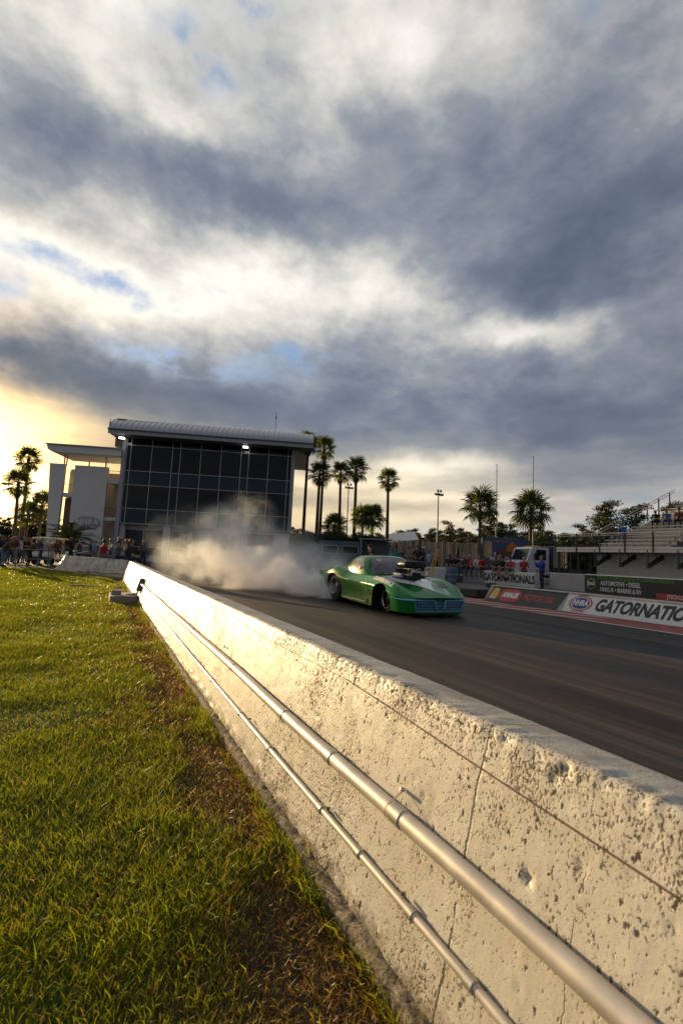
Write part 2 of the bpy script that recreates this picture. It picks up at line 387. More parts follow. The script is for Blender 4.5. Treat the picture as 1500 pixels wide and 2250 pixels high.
V = np.zeros((len(Y), len(PR), 3)); V[:, :, 0] = PR[None, :, 0]+nrm[None, :, 0]*disp; V[:, :, 1] = Y[:, None]; V[:, :, 2] = PR[None, :, 1]+nrm[None, :, 1]*disp
ny, npr = len(Y), len(PR)
idx = np.arange(ny*npr).reshape(ny, npr)
quads = np.stack([idx[:-1, :-1], idx[1:, :-1], idx[1:, 1:], idx[:-1, 1:]], -1).reshape(-1, 4)

wm, t, p, _ = shader('weathered_white_paint'); pos = t.node('ShaderNodeNewGeometry', 0)
x_, y_, z_ = t.sep(pos)
patch = t.noise(pos, 1.7, 4.0, 0.6); patch2 = t.noise(pos, 6.0, 4.0, 0.6)
base = t.mix(t.noise(pos, 3.0, 5.0), (0.43, 0.415, 0.375), (0.58, 0.56, 0.505))
# small dark pits, denser in patches and along the top
def pits(scale, lo, hi, dens):
    vo = t.n.new('ShaderNodeTexVoronoi'); vo.inputs['Scale'].default_value = scale; vo.inputs['Randomness'].default_value = 1.0
    t.put(vo.inputs['Vector'], t.vm('ADD', t.vm('MULTIPLY', pos, (1.0, 1.0, 0.62)), t.vm('SCALE', t.noise(pos, scale*0.9, 3.0, 0.6, out=1), 0.6/scale)))
    rr = t.sep(vo.outputs['Color'])[0]
    size = t.mul(t.ss(t.add(rr, dens), 0.40, 1.0), 1.0)
    return t.mul(t.ss(vo.outputs['Distance'], t.mul(size, hi), t.mul(size, lo)), t.m('GREATER_THAN', size, 0.05))
topd = t.ss(z_, 0.60, 0.79)
d1 = t.add(t.mul(t.sub(patch, 0.50), 1.5), t.mul(topd, 0.20))
p1 = pits(110.0, 0.26, 0.48, t.sub(d1, -0.20))
p2 = pits(250.0, 0.26, 0.50, t.add(t.mul(t.sub(patch2, 0.42), 2.8), t.mul(d1, 1.0)))
p3 = pits(30.0, 0.09, 0.24, t.sub(t.mul(d1, 0.7), 0.10))
aniso = t.vm('MULTIPLY', pos, (1.0, 1.0, 0.55))
v1 = t.ss(t.add(t.noise(aniso, 58.0, 4.0, 0.62), t.mul(d1, 0.13)), 0.60, 0.655)
v2 = t.ss(t.add(t.noise(aniso, 150.0, 3.0, 0.6), t.add(t.mul(t.sub(patch2, 0.5), 0.45), t.mul(d1, 0.14))), 0.575, 0.645)
pit = t.m('MAXIMUM', t.m('MAXIMUM', t.mul(t.mul(p1, 0.8), t.ss(t.add(patch, t.mul(topd, .10)), 0.46, 0.60)), t.mul(v2, 0.9)), t.m('MAXIMUM', p3, v1))
isface = t.ss(x_, 1.13, 1.09)
# long thin runs of grime, and grime over the lower part
run = t.noise(t.vm('MULTIPLY', pos, (1.0, 26.0, 1.6)), 1.0, 5.0, 0.65)
stain = t.ss(t.noise(t.vm('MULTIPLY', pos, (1.0, 1.0, 0.7)), 2.6, 7.0, 0.68), 0.52, 0.70)
grime = t.m('MAXIMUM', t.mul(t.ss(run, 0.52, 0.74), t.ss(patch, 0.38, 0.62)), t.mul(stain, 0.6))
col = t.mix(t.mul(grime, 0.85), base, (0.20, 0.175, 0.14))
col = t.mix(t.mul(t.ss(patch2, 0.45, 0.72), 0.50), col, (0.36, 0.31, 0.24))
foot = t.ss(t.add(z_, t.mul(t.sub(t.noise(pos, 11.0, 5.0, 0.7), 0.5), 0.22)), 0.105, 0.045)
col = t.mix(t.mul(foot, 0.85), col, t.mix(patch2, (0.10, 0.075, 0.045), (0.24, 0.20, 0.15)))
col = t.mix(t.mul(t.mul(pit, 0.92), t.ss(x_, 1.16, 1.09, 0.25, 1.0)), col, (0.055, 0.048, 0.040))
# hairline cracks
def crack(y0, w, z0=0.0, z1=0.8, amp=0.05, seed=0.0):
    wob = t.mul(t.sub(t.noise(t.vm('MULTIPLY', pos, (1.0, 0.0, 1.0)), 5.0+seed, 6.0, 0.65), 0.5), amp)
    dd = t.m('ABSOLUTE', t.sub(t.add(y_, wob), y0))
    return t.mul(t.mul(t.ss(dd, w, w*0.3), t.m('LESS_THAN', z_, z1)), t.m('GREATER_THAN', z_, z0))
cr = crack(1.055, 0.0055, amp=0.045)
for y0, w, z0, z1 in ((2.78, 0.007, 0.0, 0.25), (0.72, 0.002, 0.1, 0.6), (5.3, 0.009, 0, 0.8), (8.35, 0.014, 0, 0.13), (3.9, 0.004, 0.3, 0.8), (11, 0.012, 0, .8), (16, 0.02, 0, .8)): cr = t.m('MAXIMUM', cr, crack(y0, w, z0, z1, 0.06, y0))
cr = t.mul(cr, t.ss(t.noise(pos, 14.0, 3.0), 0.36, 0.46))
col = t.mix(t.mul(cr, 0.9), col, (0.06, 0.055, 0.05))
t.put(p.inputs['Base Color'], col)
t.put(p.inputs['Roughness'], t.m('ADD', 0.46, t.mul(pit, 0.45), clamp=True)); t.put(p.inputs['Specular IOR Level'], t.mul(t.sub(1.0, t.m('MAXIMUM', pit, t.mul(grime, .7))), 0.40))
hgt = t.sub(t.add(t.mul(t.noise(pos, 90.0, 5.0, 0.65), 0.35), t.mul(t.noise(pos, 22.0, 4.0), 0.5)), t.add(t.mul(pit, 0.55), t.mul(cr, 1.0)))
bumpn(t, p, hgt, 0.50, 0.005)

me = bpy.data.meshes.new('barrier_face'); me.from_pydata(V.reshape(-1, 3).tolist(), [], quads.tolist()); me.materials.append(wm)
me.polygons.foreach_set('use_smooth', [True]*len(me.polygons)); me.update()
barrier = thing('concrete_barrier', 'long pitted white concrete barrier running beside the grass towards the tower', 'barrier', (0, 0, 0))
link('barrier_face', me, barrier)
# rough unpainted footing along its foot
fm, t, p, _ = shader('rough_footing'); pos = t.node('ShaderNodeNewGeometry', 0)
t.put(p.inputs['Base Color'], t.ramp(t.noise(pos, 30.0, 8.0, 0.75), [(0.38, (0.05, 0.038, 0.025)), (0.5, (0.17, 0.14, 0.10)), (0.66, (0.40, 0.35, 0.27))])); p.inputs['Roughness'].default_value = 0.9
bumpn(t, p, t.noise(pos, 60.0, 6.0, 0.7), 0.9, 0.012)
mb = MB(); rows = []
fy = list(np.arange(0.3, 4.0, 0.02))+list(np.arange(4.0, 21.8, 0.10))
for y in fy:
    a = 0.006*mnoise.noise((y*4, 0, 0))+0.006*mnoise.noise((y*17, 3, 0)); r = []
    for j, (x, z) in enumerate([(0.846, -0.03), (0.847, 0.030), (0.851, 0.046), (0.866, 0.052), (0.89, 0.050), (0.922, 0.046)]):
        dj = 0.004*mnoise.noise((y*22, j*1.7, 5)) + 0.005*mnoise.noise((y*60, j*2.1, 8))
        r.append((x+(a if j < 4 else 0)+dj, y, z+dj*1.1))
    rows.append(r)
mb.grid(rows); mb.build('footing', fm, barrier, smooth=True)

# the other leg of the barrier, turning away to the left
ax, ay, bx_, by_ = 1.10, 21.9, -1.95, 28.4
L2 = math.hypot(bx_-ax, by_-ay); dl = Vector(((bx_-ax)/L2, (by_-ay)/L2, 0)); nl = Vector((-dl.y, dl.x, 0))
if nl.y > 0: nl = -nl
side = thing('concrete_barrier', 'shaded leg of the white barrier angling left behind the lawn, men sitting on it', 'barrier', (ax, ay, 0))
mb = MB(); rows = []
for i in range(60):
    u = i/59*L2; q = min(1.0, (L2-u)/0.75); base_z = 0.02
    top = 0.22+0.60*q
    r = []
    for off, z in ((0.22, base_z-.05), (0.20, 0.12), (0.12, top*0.5), (0.03, top-0.015), (0.01, top), (-0.20, top-0.01), (-0.23, top-0.04), (-0.4, 0.05)):
        dd = 0.012*mnoise.noise((u*3, z*4, 2)); P_ = dl*u+nl*(off+dd); r.append((P_.x, P_.y, z))
    rows.append(r)
mb.grid(rows); mb.f += [list(range((59)*8, 60*8))]; mb.mi += [0]
mb.build('barrier_face', wm, side, smooth='auto')
cable = MB().tube([(0.95-1.10, 21.6-21.9, 0.24)]+[tuple(dl*u+nl*0.235+Vector((0, 0, 0.20+0.02*sin(u*3)-0.02*u))) for u in np.linspace(0.1, 4.4, 14)], 0.014, 6)
cb = cable.build('black_cable', mat('black_rubber', (0.02, 0.02, 0.02), 0.6)); cb.location = (ax, ay, 0)
tag(cb, 'thin black cable clipped low along the shaded barrier leg', 'cable')

# ------------------------------------------------------------------ conduits, wire, box and pad along the barrier
pm = mat('galvanised_pipe', (0.50, 0.47, 0.43), 0.46, 0.45, 0.22, 9.0)
pmj = mat('galvanised_coupling', (0.42, 0.41, 0.39), 0.42, 0.7, 0.15, 22.0)
pc = thing('conduit_pipe', 'thick grey steel conduit strapped along the middle of the pitted barrier', 'pipe', (0.954, 0, 0.4346))
ys = [0.2+0.25*i for i in range(49)]
MB().tube([(0.004*sin(y*1.7), y, 0.004*sin(y*2.3)) for y in ys if y < 12.3], 0.0285, 20).build('pipe', pm, pc, smooth='auto')
for y in (1.32, 1.824, 2.388, 3.47, 5.16, 6.9, 8.6, 10.2, 11.6):
    MB().tube([(0.004*sin(y*1.7), y+s_, 0.004*sin(y*2.3)) for s_ in (-0.028, -0.026, 0.026, 0.028)], [0.029, 0.0315, 0.0315, 0.029], 20).build('coupling', pmj, pc, smooth='auto')
for y in (1.36, 3.95, 7.4):
    m_ = MB()
    pts = [(0.0305*cos(a), y, 0.0305*sin(a)) for a in np.linspace(radians(-105), radians(75), 10)]
    pts = [(-q[0]*1.0, q[1], q[2]) for q in pts]
    pts = [(0.048, y, 0.058)]+pts[::-1]+[(0.035, y, -0.052)]
    for s_ in (-0.008,): m_.grid([[(a[0], y+.004+s_, a[2]) for a in pts], [(a[0], y+.004+s_+0.008, a[2]) for a in pts]])
    MB().tube([(0.05, y, 0.058), (0.03, y, 0.066)], 0.007, 6).build('strap_bolt', MATS['galvanised_coupling'], pc)
    m_.build('strap_clamp', mat('rusty_clamp', (0.22, 0.18, 0.14), 0.6, 0.5), pc)
sc_ = thing('conduit_pipe', 'thin grey conduit running low on the barrier below the thick one', 'pipe', (0.921, 0, 0.221))
MB().tube([(0.003*sin(y*2.1), y, 0.005*sin(y*1.3)) for y in [0.2+0.25*i for i in range(49)]], 0.0135, 14).build('pipe', pm, sc_, smooth='auto')
for y in (0.95, 1.199, 1.512, 1.831, 2.5, 3.11, 4.0, 5.0, 6.2, 7.5, 9.0):
    MB().tube([(0.003*sin(y*2.1), y+s_, 0.005*sin(y*1.3)) for s_ in (-0.018, -0.016, 0.016, 0.018)], [0.0145, 0.0175, 0.0175, 0.0145], 14).build('coupling', pmj, sc_, smooth='auto')
for y in (0.8, 1.25, 1.78, 2.9, 4.5, 6.0):
    MB().grid([[(-.0155*cos(a)+.004, y+w, .0155*sin(a)) for a in np.linspace(-2.2, 2.2, 12)] for w in (-.004, .004)]+[]).build('strap_clamp', MATS['rusty_clamp'], sc_)
    MB().tube([(.014, y, .026), (-.004, y, .030)], .005, 6).build('strap_bolt', MATS['rusty_clamp'], sc_)
wr = MB().tube([(face_x(z)-0.006-0.004*abs(sin(y*5)), y, z) for y, z in ((0.3, 0.648), (0.52, 0.656), (0.85, 0.672), (1.17, 0.686), (1.55, 0.708), (1.93, 0.724), (2.5, 0.716), (3.1, 0.712), (3.8, 0.735), (4.6, 0.748), (6.5, 0.70), (9.0, 0.66))], 0.0014, 6).build('rusty_wire', mat('rust', (0.14, 0.06, 0.02), 0.8))
tag(wr, 'thin rusty wire strung along the upper barrier face', 'wire')
jb = thing('junction_box', 'grey metal junction box on the barrier where the conduits end', 'electrical box', (0.93, 12.35, 0.30))
tilt = RY(-math.atan(K))
MB().box((-0.02, 0.08, 0.12), (0.11, 0.24, 0.32), bev=0.006).build('box_body', mat('grey_box_paint', (0.16, 0.17, 0.18), 0.45, 0.3), jb, mtx=RY(math.atan(K)))
MB().box((-0.082, 0.08, 0.12), (0.012, 0.26, 0.34), bev=0.004).build('box_lid', MATS['grey_box_paint'], jb, mtx=RY(math.atan(K)))
MB().tube([(-0.03, 0.10, -0.03), (-0.05, 0.12, -0.10), (-0.16, 0.16, -0.13), (-0.30, 0.18, -0.14)], 0.028, 10).build('elbow_conduit', pm, jb, smooth='auto')
pdm = mat('pad_concrete', (0.30, 0.27, 0.22), 0.9, 0, 0.2, 10, 0.5, 60)
o = MB().box((0.58, 12.75, 0.06), (0.60, 1.15, 0.20), bev=0.012).build('concrete_pad', pdm); tag(o, 'low concrete slab on the grass against the barrier under the junction box', 'slab')
o = MB().box((0.42, 12.6, 0.215), (0.22, 0.14, 0.11), bev=0.008, mtx=None).build('concrete_block', pdm); tag(o, 'loose concrete block lying on the slab by the barrier', 'block')
o = MB().box((0, 0, 0), (0.9, 0.10, 0.04), bev=0.004, mtx=T3(-0.35, 17.2, 0.04)@RZ(-0.2)).build('wooden_plank', mat('grey_wood', (0.33, 0.28, 0.22), 0.85)); tag(o, 'pale plank lying in the grass near the barrier bend', 'plank')

# ------------------------------------------------------------------ grass blades
def make_grass():
    pts = []
    def zone(y0, y1, dens, h):
        xl = lambda y: -0.36*y*0.62-0.55
        A = (0.86-xl(y1))*(y1-y0); k = int(A*dens)
        y = rng.uniform(y0, y1, k); x = rng.uniform(xl(y1), 0.88, k)
        keep = x > xl(y); x, y = x[keep], y[keep]
        return x, y, np.full(len(x), h)
    Zs = [zone(0.75, 2.2, 14000, 1.0), zone(2.2, 4.0, 9500, 1.0), zone(4.0, 7.5, 5200, 1.08), zone(7.5, 13, 2300, 1.2), zone(13, 30, 800, 1.5)]
    x = np.concatenate([a[0] for a in Zs]); y = np.concatenate([a[1] for a in Zs]); hs = np.concatenate([a[2] for a in Zs])
    # bare, brown strip beside the barrier with tufts at the footing
    nz = np.array([mnoise.noise((a*1.7, b*1.7, 2.0)) + 0.5*mnoise.noise((a*5, b*5, 7.0)) for a, b in zip(x, y)])
    n2 = np.array([mnoise.noise((a*0.9, b*0.9, 12.0))+0.6*mnoise.noise((a*3.1, b*3.1, 17.0)) for a, b in zip(x, y)])
    bare = np.clip((x-0.40)/0.26, 0, 1)*np.clip((0.86-x)/0.10, 0, 1)*0.9 + 0.95*nz*np.clip((x+0.2)/0.4, 0, 1)
    behind = ((x-ax)*nl.x+(y-ay)*nl.y) < 0.22
    keep = (rng.random(len(x)) > np.clip(bare*1.35-0.25, 0, 0.93)) & ~((y > 21) & behind) & ~((x > .27) & (y > 12.1) & (y < 13.4))
    x, y, hs, nz, n2, bare = [a[keep] for a in (x, y, hs, nz, n2, bare)]
    tx = 0.84-0.75*rng.random(60000)**1.2; ty = 0.8+12.0*rng.random(60000)**1.7
    x = np.concatenate([x, tx]); y = np.concatenate([y, ty]); hs = np.concatenate([hs, np.full(60000, .55)+.03*ty]); nz = np.concatenate([nz, np.full(60000, .3)]); n2 = np.concatenate([n2, np.zeros(60000)]); bare = np.concatenate([bare, np.full(60000, 1.15)])
    k = len(x)
    z = np.array([lawn_z(a, b) for a, b in zip(x, y)])
    h = (0.030+0.030*rng.random(k)**1.5)*hs*(1+0.70*n2)*np.where(bare > 0.5, 0.8, 1.0); h = np.clip(h*np.where(rng.random(k) < .05, 1.6, 1.0), 0.012, 0.11)
    edge = x > 0.80; h[edge] *= 1.5
    an = rng.uniform(0, 2*pi, k); lean = rng.uniform(0.25, 1.0, k)*h*np.where(bare > 1.1, 2.0, 1.0); wd = (0.0012+0.0013*rng.random(k))*np.maximum(1.0, y/3.2)**0.75
    dirx, diry = np.cos(an), np.sin(an); fa = rng.uniform(0, 2*pi, k); sx, sy = np.cos(fa)*wd, np.sin(fa)*wd
    V = np.zeros((k, 5, 3))
    for i, (s_, f, q) in enumerate(((-1, 0, 0), (1, 0, 0), (-0.8, 0.55, 0.35), (0.8, 0.55, 0.35), (0, 1.0, 1.0))):
        V[:, i, 0] = x+sx*s_+dirx*lean*q; V[:, i, 1] = y+sy*s_+diry*lean*q; V[:, i, 2] = z-0.004+h*f*np.where(i == 4, 0.92, 1.0)
    me = bpy.data.meshes.new('grass')
    me.vertices.add(k*5); me.vertices.foreach_set('co', V.reshape(-1).astype(np.float32))
    b = np.arange(k)[:, None]*5
    tri = np.concatenate([b+np.array([[0, 1, 3]]), b+np.array([[0, 3, 2]]), b+np.array([[2, 3, 4]])], 1).reshape(-1)
    me.loops.add(len(tri)); me.loops.foreach_set('vertex_index', tri.astype(np.int32))
    me.polygons.add(k*3); me.polygons.foreach_set('loop_start', np.arange(k*3, dtype=np.int32)*3)
    green = np.array([0.080, 0.128, 0.013]); lime = np.array([0.195, 0.222, 0.023]); straw = np.array([0.30, 0.215, 0.07]); brown = np.array([0.11, 0.060, 0.025])
    r = rng.random(k)[:, None]; c = green*(1-r)+lime*r
    dry = np.clip(bare*0.75-0.05+0.25*nz, 0, 0.85); pk = rng.random(k)
    c = np.where((pk < dry)[:, None], np.where((rng.random(k) < 0.72)[:, None], brown, straw), c)
    c = np.where((rng.random(k) < 0.06)[:, None], straw*0.8, c)
    c *= (0.75+0.5*rng.random(k))[:, None]
    at = me.attributes.new('blade', 'FLOAT_COLOR', 'POINT')
    cc = np.ones((k, 5, 4)); cc[:, :, :3] = c[:, None, :]
    at.data.foreach_set('color', cc.reshape(-1).astype(np.float32))
    me.update(); me.validate(); return me
m_ = bpy.data.materials.new('grass_blade'); m_.use_nodes = True; m_.node_tree.nodes.clear(); t = NT(m_.node_tree)
ca = t.node('ShaderNodeAttribute', 0, _p={'attribute_name': 'blade'})
pb = t.n.new('ShaderNodeBsdfPrincipled'); t.put(pb.inputs['Base Color'], ca); pb.inputs['Roughness'].default_value = 0.45; pb.inputs['Specular IOR Level'].default_value = 0.35
tr = t.n.new('ShaderNodeBsdfTranslucent'); t.put(tr.inputs['Color'], t.mix(1.0, ca, (2.0, 1.8, 0.7), 'MULTIPLY'))
mx = t.n.new('ShaderNodeMixShader'); mx.inputs[0].default_value = 0.45; t.l.new(pb.outputs[0], mx.inputs[1]); t.l.new(tr.outputs[0], mx.inputs[2])
om = t.n.new('ShaderNodeOutputMaterial'); t.l.new(mx.outputs[0], om.inputs[0])
gme = make_grass(); gme.materials.append(m_)
o = link('grass', gme); tag(o, 'short lawn grass, green with brown dry patches by the barrier', 'grass', kind='stuff')

# ------------------------------------------------------------------ timing tower
white_wall = mat('white_render', (0.62, 0.62, 0.62), 0.75, 0, 0.06, 1.2, 0.2, 25)
beige_wall = mat('beige_render', (0.52, 0.45, 0.35), 0.8, 0, 0.08, 1.5)
trim = mat('grey_trim', (0.30, 0.32, 0.35), 0.5, 0.1)
mull = mat('mullion_aluminium', (0.42, 0.43, 0.44), 0.4, 0.4)
roof_m = mat('roof_metal', (0.40, 0.41, 0.44), 0.45, 0.55, 0.06, 0.8)
dark_in = mat('dark_interior', (0.02, 0.02, 0.022), 0.9)
def glass(name, tint, rough=0.03):
    m, t, p, _ = shader(name); pos = t.node('ShaderNodeTexCoord', 3)
    t.put(p.inputs['Base Color'], t.mix(t.noise(pos, 0.6, 3.0), tuple(q*0.7 for q in tint), tuple(q*1.3 for q in tint)))
    p.inputs['Roughness'].default_value = rough; p.inputs['IOR'].default_value = 1.5; p.inputs['Specular IOR Level'].default_value = 0.28
    bumpn(t, p, t.noise(pos, 0.7, 2.0), 0.02, 0.05); return m
vision = glass('vision_glass', (0.006, 0.009, 0.012)); spandrel = glass('spandrel_glass', (0.012, 0.032, 0.045), 0.12)
shop_glass = glass('shopfront_glass', (0.012, 0.022, 0.028), 0.06)
TW = thing('timing_tower', 'glass-fronted timing tower with curved metal roof and white stair wing', 'building', (1.506, 55.56, 0.02), radians(-20.43))
Wd, GZ = 18.4, 4.15
colw = [.45, 2.3, 2.3, .9, 2.3, 2.3, 2.3, .9, 2.3, 2.3, .45]; k = Wd/sum(colw); xs = [0]
for c in colw: xs.append(xs[-1]+c*k)
rows_ = [1.65, 2.65, 1.6, 2.9, 0.95]; zs = [GZ]
for r in rows_: zs.append(zs[-1]+r)
ZT = zs[-1]
# body behind the glass
MB().box((Wd/2, 6.2, (GZ+ZT)/2), (Wd-.06, 11.6, ZT-GZ), bev=0).build('wall', dark_in, TW)
pane_cache = {}
for i in range(11):
    for j in range(5):
        w, h = xs[i+1]-xs[i]-.02, zs[j+1]-zs[j]-.02; kind = spandrel if j in (0, 2) else vision
        key = (round(w, 2), round(h, 2), kind.name)
        if key not in pane_cache: pane_cache[key] = MB().box((0, 0, 0), (w, .03, h)).mesh('glass_pane', kind)
        link('glass_pane', pane_cache[key], TW, T3((xs[i]+xs[i+1])/2, .30+random.uniform(-.004, .004), (zs[j]+zs[j+1])/2)@RZ(random.uniform(-.012, .012))@RX(random.uniform(-.012, .012)))
for x in xs: B('mullion', (x, .26, (GZ+ZT)/2), (.06, .10, ZT-GZ), mull, TW)
for z in zs: B('transom', (Wd/2, .265, z), (Wd, .085, .055), mull, TW)
B('corner_fin', (-.26, .35, (ZT+0)/2), (.42, .55, ZT-.02), trim, TW); B('corner_fin', (Wd+.2, .35, (GZ+ZT)/2), (.34, .7, ZT-GZ+.2), trim, TW)
B('side_wall', (Wd+.06, 6.4, ZT/2), (.25, 11.4, ZT), white_wall, TW); B('side_wall', (-.30, 6.6, ZT/2), (.25, 11.2, ZT+.6), white_wall, TW)
# ground floor, set back under the glass
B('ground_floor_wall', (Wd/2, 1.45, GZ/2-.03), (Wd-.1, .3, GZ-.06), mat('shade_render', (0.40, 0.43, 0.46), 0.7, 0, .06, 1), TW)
B('soffit', (Wd/2, .80, GZ-.05), (Wd, 1.0, .10), trim, TW)
for x0, x1 in ((.15, 4.4), (5.4, 7.2), (7.6, 9.4), (9.8, 11.6), (12.0, 12.6)):
    w = link('shop_window', MB().box((0, 0, 0), (x1-x0, .06, 2.9)).mesh('shop_window', shop_glass), TW, T3((x0+x1)/2, 1.27, 2.1))
    for q in (-1, 0, 1): B('window_frame', (q*(x1-x0)/2*.98, -.05, 0), (.06, .05, 2.94), mull, w)
    for q in (-1.44, -.5, 1.44): B('window_frame', (0, -.052, q), (x1-x0, .05, .06), mull, w)
for x in (.0, 4.9, 12.9): B('pier', (x+.02, .95, GZ/2-.06), (.75, .7, GZ-.12), white_wall, TW)
B('end_wall', (15.65, .92, GZ/2-.05), (5.4, .5, GZ-.1), white_wall, TW)
sg = B('wall_sign', (15.3, .63, 3.0), (2.9, .06, 1.35), mat('sign_red', (0.32, 0.03, 0.03), .5), TW); sg['label'] = "red wall sign reading O'Reilly in green letters"
text("O'Reilly", 0.86, mat('pale_lettering', (.75, .75, .7), .5), sg, T3(15.3, .59, 3.05)@RX(pi/2), bold=.035, sx=.82)
text("O'Reilly", 0.86, mat('sign_green', (.02, .22, .10), .5), sg, T3(15.3, .583, 3.05)@RX(pi/2), bold=.004, sx=.82)
# barrel roof with standing seams
def arc(n_=15):
    out = []
    for i in range(n_):
        a = i/(n_-1)*pi/2; out.append((-1.75+8.0*(1-cos(a)), ZT+.18+2.55*sin(a)))
    for i in range(1, 8):
        a = i/7*pi/2; out.append((6.25+7.0*sin(a), ZT+.18+2.55*cos(a)))
    return out
AR = arc(); RX0, RX1 = -1.45, Wd+2.35
mb = MB(); mb.grid([[(x, y, z) for y, z in AR] for x in (RX0, RX1)]); mb.grid([[(x, y, z-.16) for y, z in AR] for x in (RX0, RX1)])
for x in (RX0, RX1): mb.grid([[(x, y, z) for y, z in AR], [(x, y, z-.16) for y, z in AR]])
roof = mb.build('roof', roof_m, TW, smooth='auto')
sm = MB()
sm.grid([[(s_, y, z+d) for s_, d in ((-.018, -.01), (-.014, .05), (.014, .05), (.018, -.01))] for y, z in AR[:17]])
seam = sm.mesh('roof_seam', mat('seam_metal', (0.33, 0.34, 0.37), .5, .5))
for i in range(40): link('roof_seam', seam, roof, T3(RX0+.02+(RX1-RX0-.04)*i/39, 0, 0))
B('fascia', ((RX0+RX1)/2, -1.70, ZT+.02), (RX1-RX0, .14, .52), trim, TW); B('fascia_edge', ((RX0+RX1)/2, -1.80, ZT+.235), (RX1-RX0+.1, .16, .13), mat('dark_gutter', (.06, .065, .07), .5), TW)
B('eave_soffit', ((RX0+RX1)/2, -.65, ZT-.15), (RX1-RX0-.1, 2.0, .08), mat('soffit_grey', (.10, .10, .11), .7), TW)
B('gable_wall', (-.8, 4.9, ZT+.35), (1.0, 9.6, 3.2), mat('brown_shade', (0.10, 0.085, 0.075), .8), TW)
lens = mat('lit_lens', (.9, .9, .9), .3, emit=((1, .97, .9), 4.0))
for x in (-.25, 13.1):
    fl = thing('floodlight', ('lit floodlight under the tower eave at its %s' % ('stair-wing corner' if x < 0 else 'right half')), 'lamp', (0, 0, 0)); fl.parent = None
    fl.matrix_world = T3(1.506, 55.56, 0.02)@RZ(radians(-20.43))@T3(x, -.9, ZT-.45)
    MB().box((0, 0, .12), (.62, .34, .26), bev=.03).build('housing', trim, fl); MB().box((0, -.06, -.06), (.56, .36, .12), bev=.02).build('lens', lens, fl)
for x, h in ((RX0+.05, 1.2), (16.2, 1.5)):
    MB().tube([(x, 3.0 if x > 0 else -1.5, ZT+.2), (x, 3.0 if x > 0 else -1.5, ZT+(3.6 if x > 0 else .2)+h)], .035, 6).box((x, 3.0 if x > 0 else -1.5, ZT+(3.6 if x > 0 else .2)+h*.55), (.16, .1, .4)).build('antenna', trim, TW)
# stair wing
def slab(name, x0, x1, y0, y1, z0, z1, m, par=TW): return B(name, ((x0+x1)/2, (y0+y1)/2, (z0+z1)/2), (x1-x0, y1-y0, z1-z0), m, par)
pa = [(-8.15, 10.4), (-6.55, 10.4), (-6.65, 0.0), (-7.55, 0.0)]
MB().prism(pa, .45, mtx=T3(0, .75, 0)).build('stair_wall', white_wall, TW)
slab('stair_wall', -5.5, -2.0, .75, 1.2, 0, 10.35, white_wall)
slab('wing_wall', -7.5, -.45, 4.2, 4.5, 0, 10.2, beige_wall)
for z, h in ((9.0, .45), (4.75, .40)): slab('landing', -2.0, -.46, .95, 4.2, z-h, z, white_wall)
for z, h in ((7.2, .45), (2.6, .4)): slab('landing', -6.55, -5.5, .95, 4.2, z-h, z, white_wall)
slab('recess_panel', -6.5, -5.5, 2.2, 2.4, 7.2, 10.1, beige_wall); slab('recess_panel', -2.0, -.46, 2.9, 3.1, 5.0, 8.5, beige_wall); slab('recess_panel', -2.0, -.46, 2.2, 2.4, .1, 4.2, beige_wall)
slab('recess_panel', -6.55, -5.5, 1.6, 1.8, .1, 6.7, mat('brown_panel', (.16, .12, .09), .7))
for x0, x1, z in ((-2.0, -.46, 9.0), (-2.0, -.46, 4.75), (-6.55, -5.5, 7.2), (-6.55, -5.5, 2.6)):
    mb = MB()
    for q in range(7): mb.box(((x0+x1)/2, 1.02, z+.14+.13*q), (x1-x0, .03, .022))
    mb.box(((x0+x1)/2, 1.02, z+1.0), (x1-x0, .06, .05))
    r = mb.build('railing', mat('rail_brown', (.16, .13, .10), .5, .4), TW); r['kind'] = 'stuff'
mb = MB(); mb.prism([(-8.0, 11.75), (-8.15, 12.3), (-.4, 12.3), (-.4, 11.5), (-7.6, 11.5)], 5.2, mtx=T3(0, -.35, 0)); mb.build('canopy_roof', white_wall, TW)
B('canopy_edge', (-4.27, -.42, 12.32), (7.9, .22, .12), trim, TW)
for x, y in ((-6.75, 1.0), (-6.5, 1.0), (-2.35, 1.0), (-5.5, 4.3), (-1.0, 4.3)): B('canopy_post', (x, y, 10.95), (.12, .12, 1.25), trim, TW)
mb = MB(); mb.lathe([(1, 0), (1, .05), (.93, .09)], 40); ov = mb.build('relief_badge', mat('relief_grey', (.36, .36, .37), .7), TW, mtx=T3(-3.62, .75, 4.0)@RX(pi/2)@SC(1.42, .74, 1))
text('NHRA', .95, white_wall, TW, T3(-3.62, .64, 4.0)@RX(pi/2), name='relief_lettering', ext=.03, bold=.03, sx=.9)

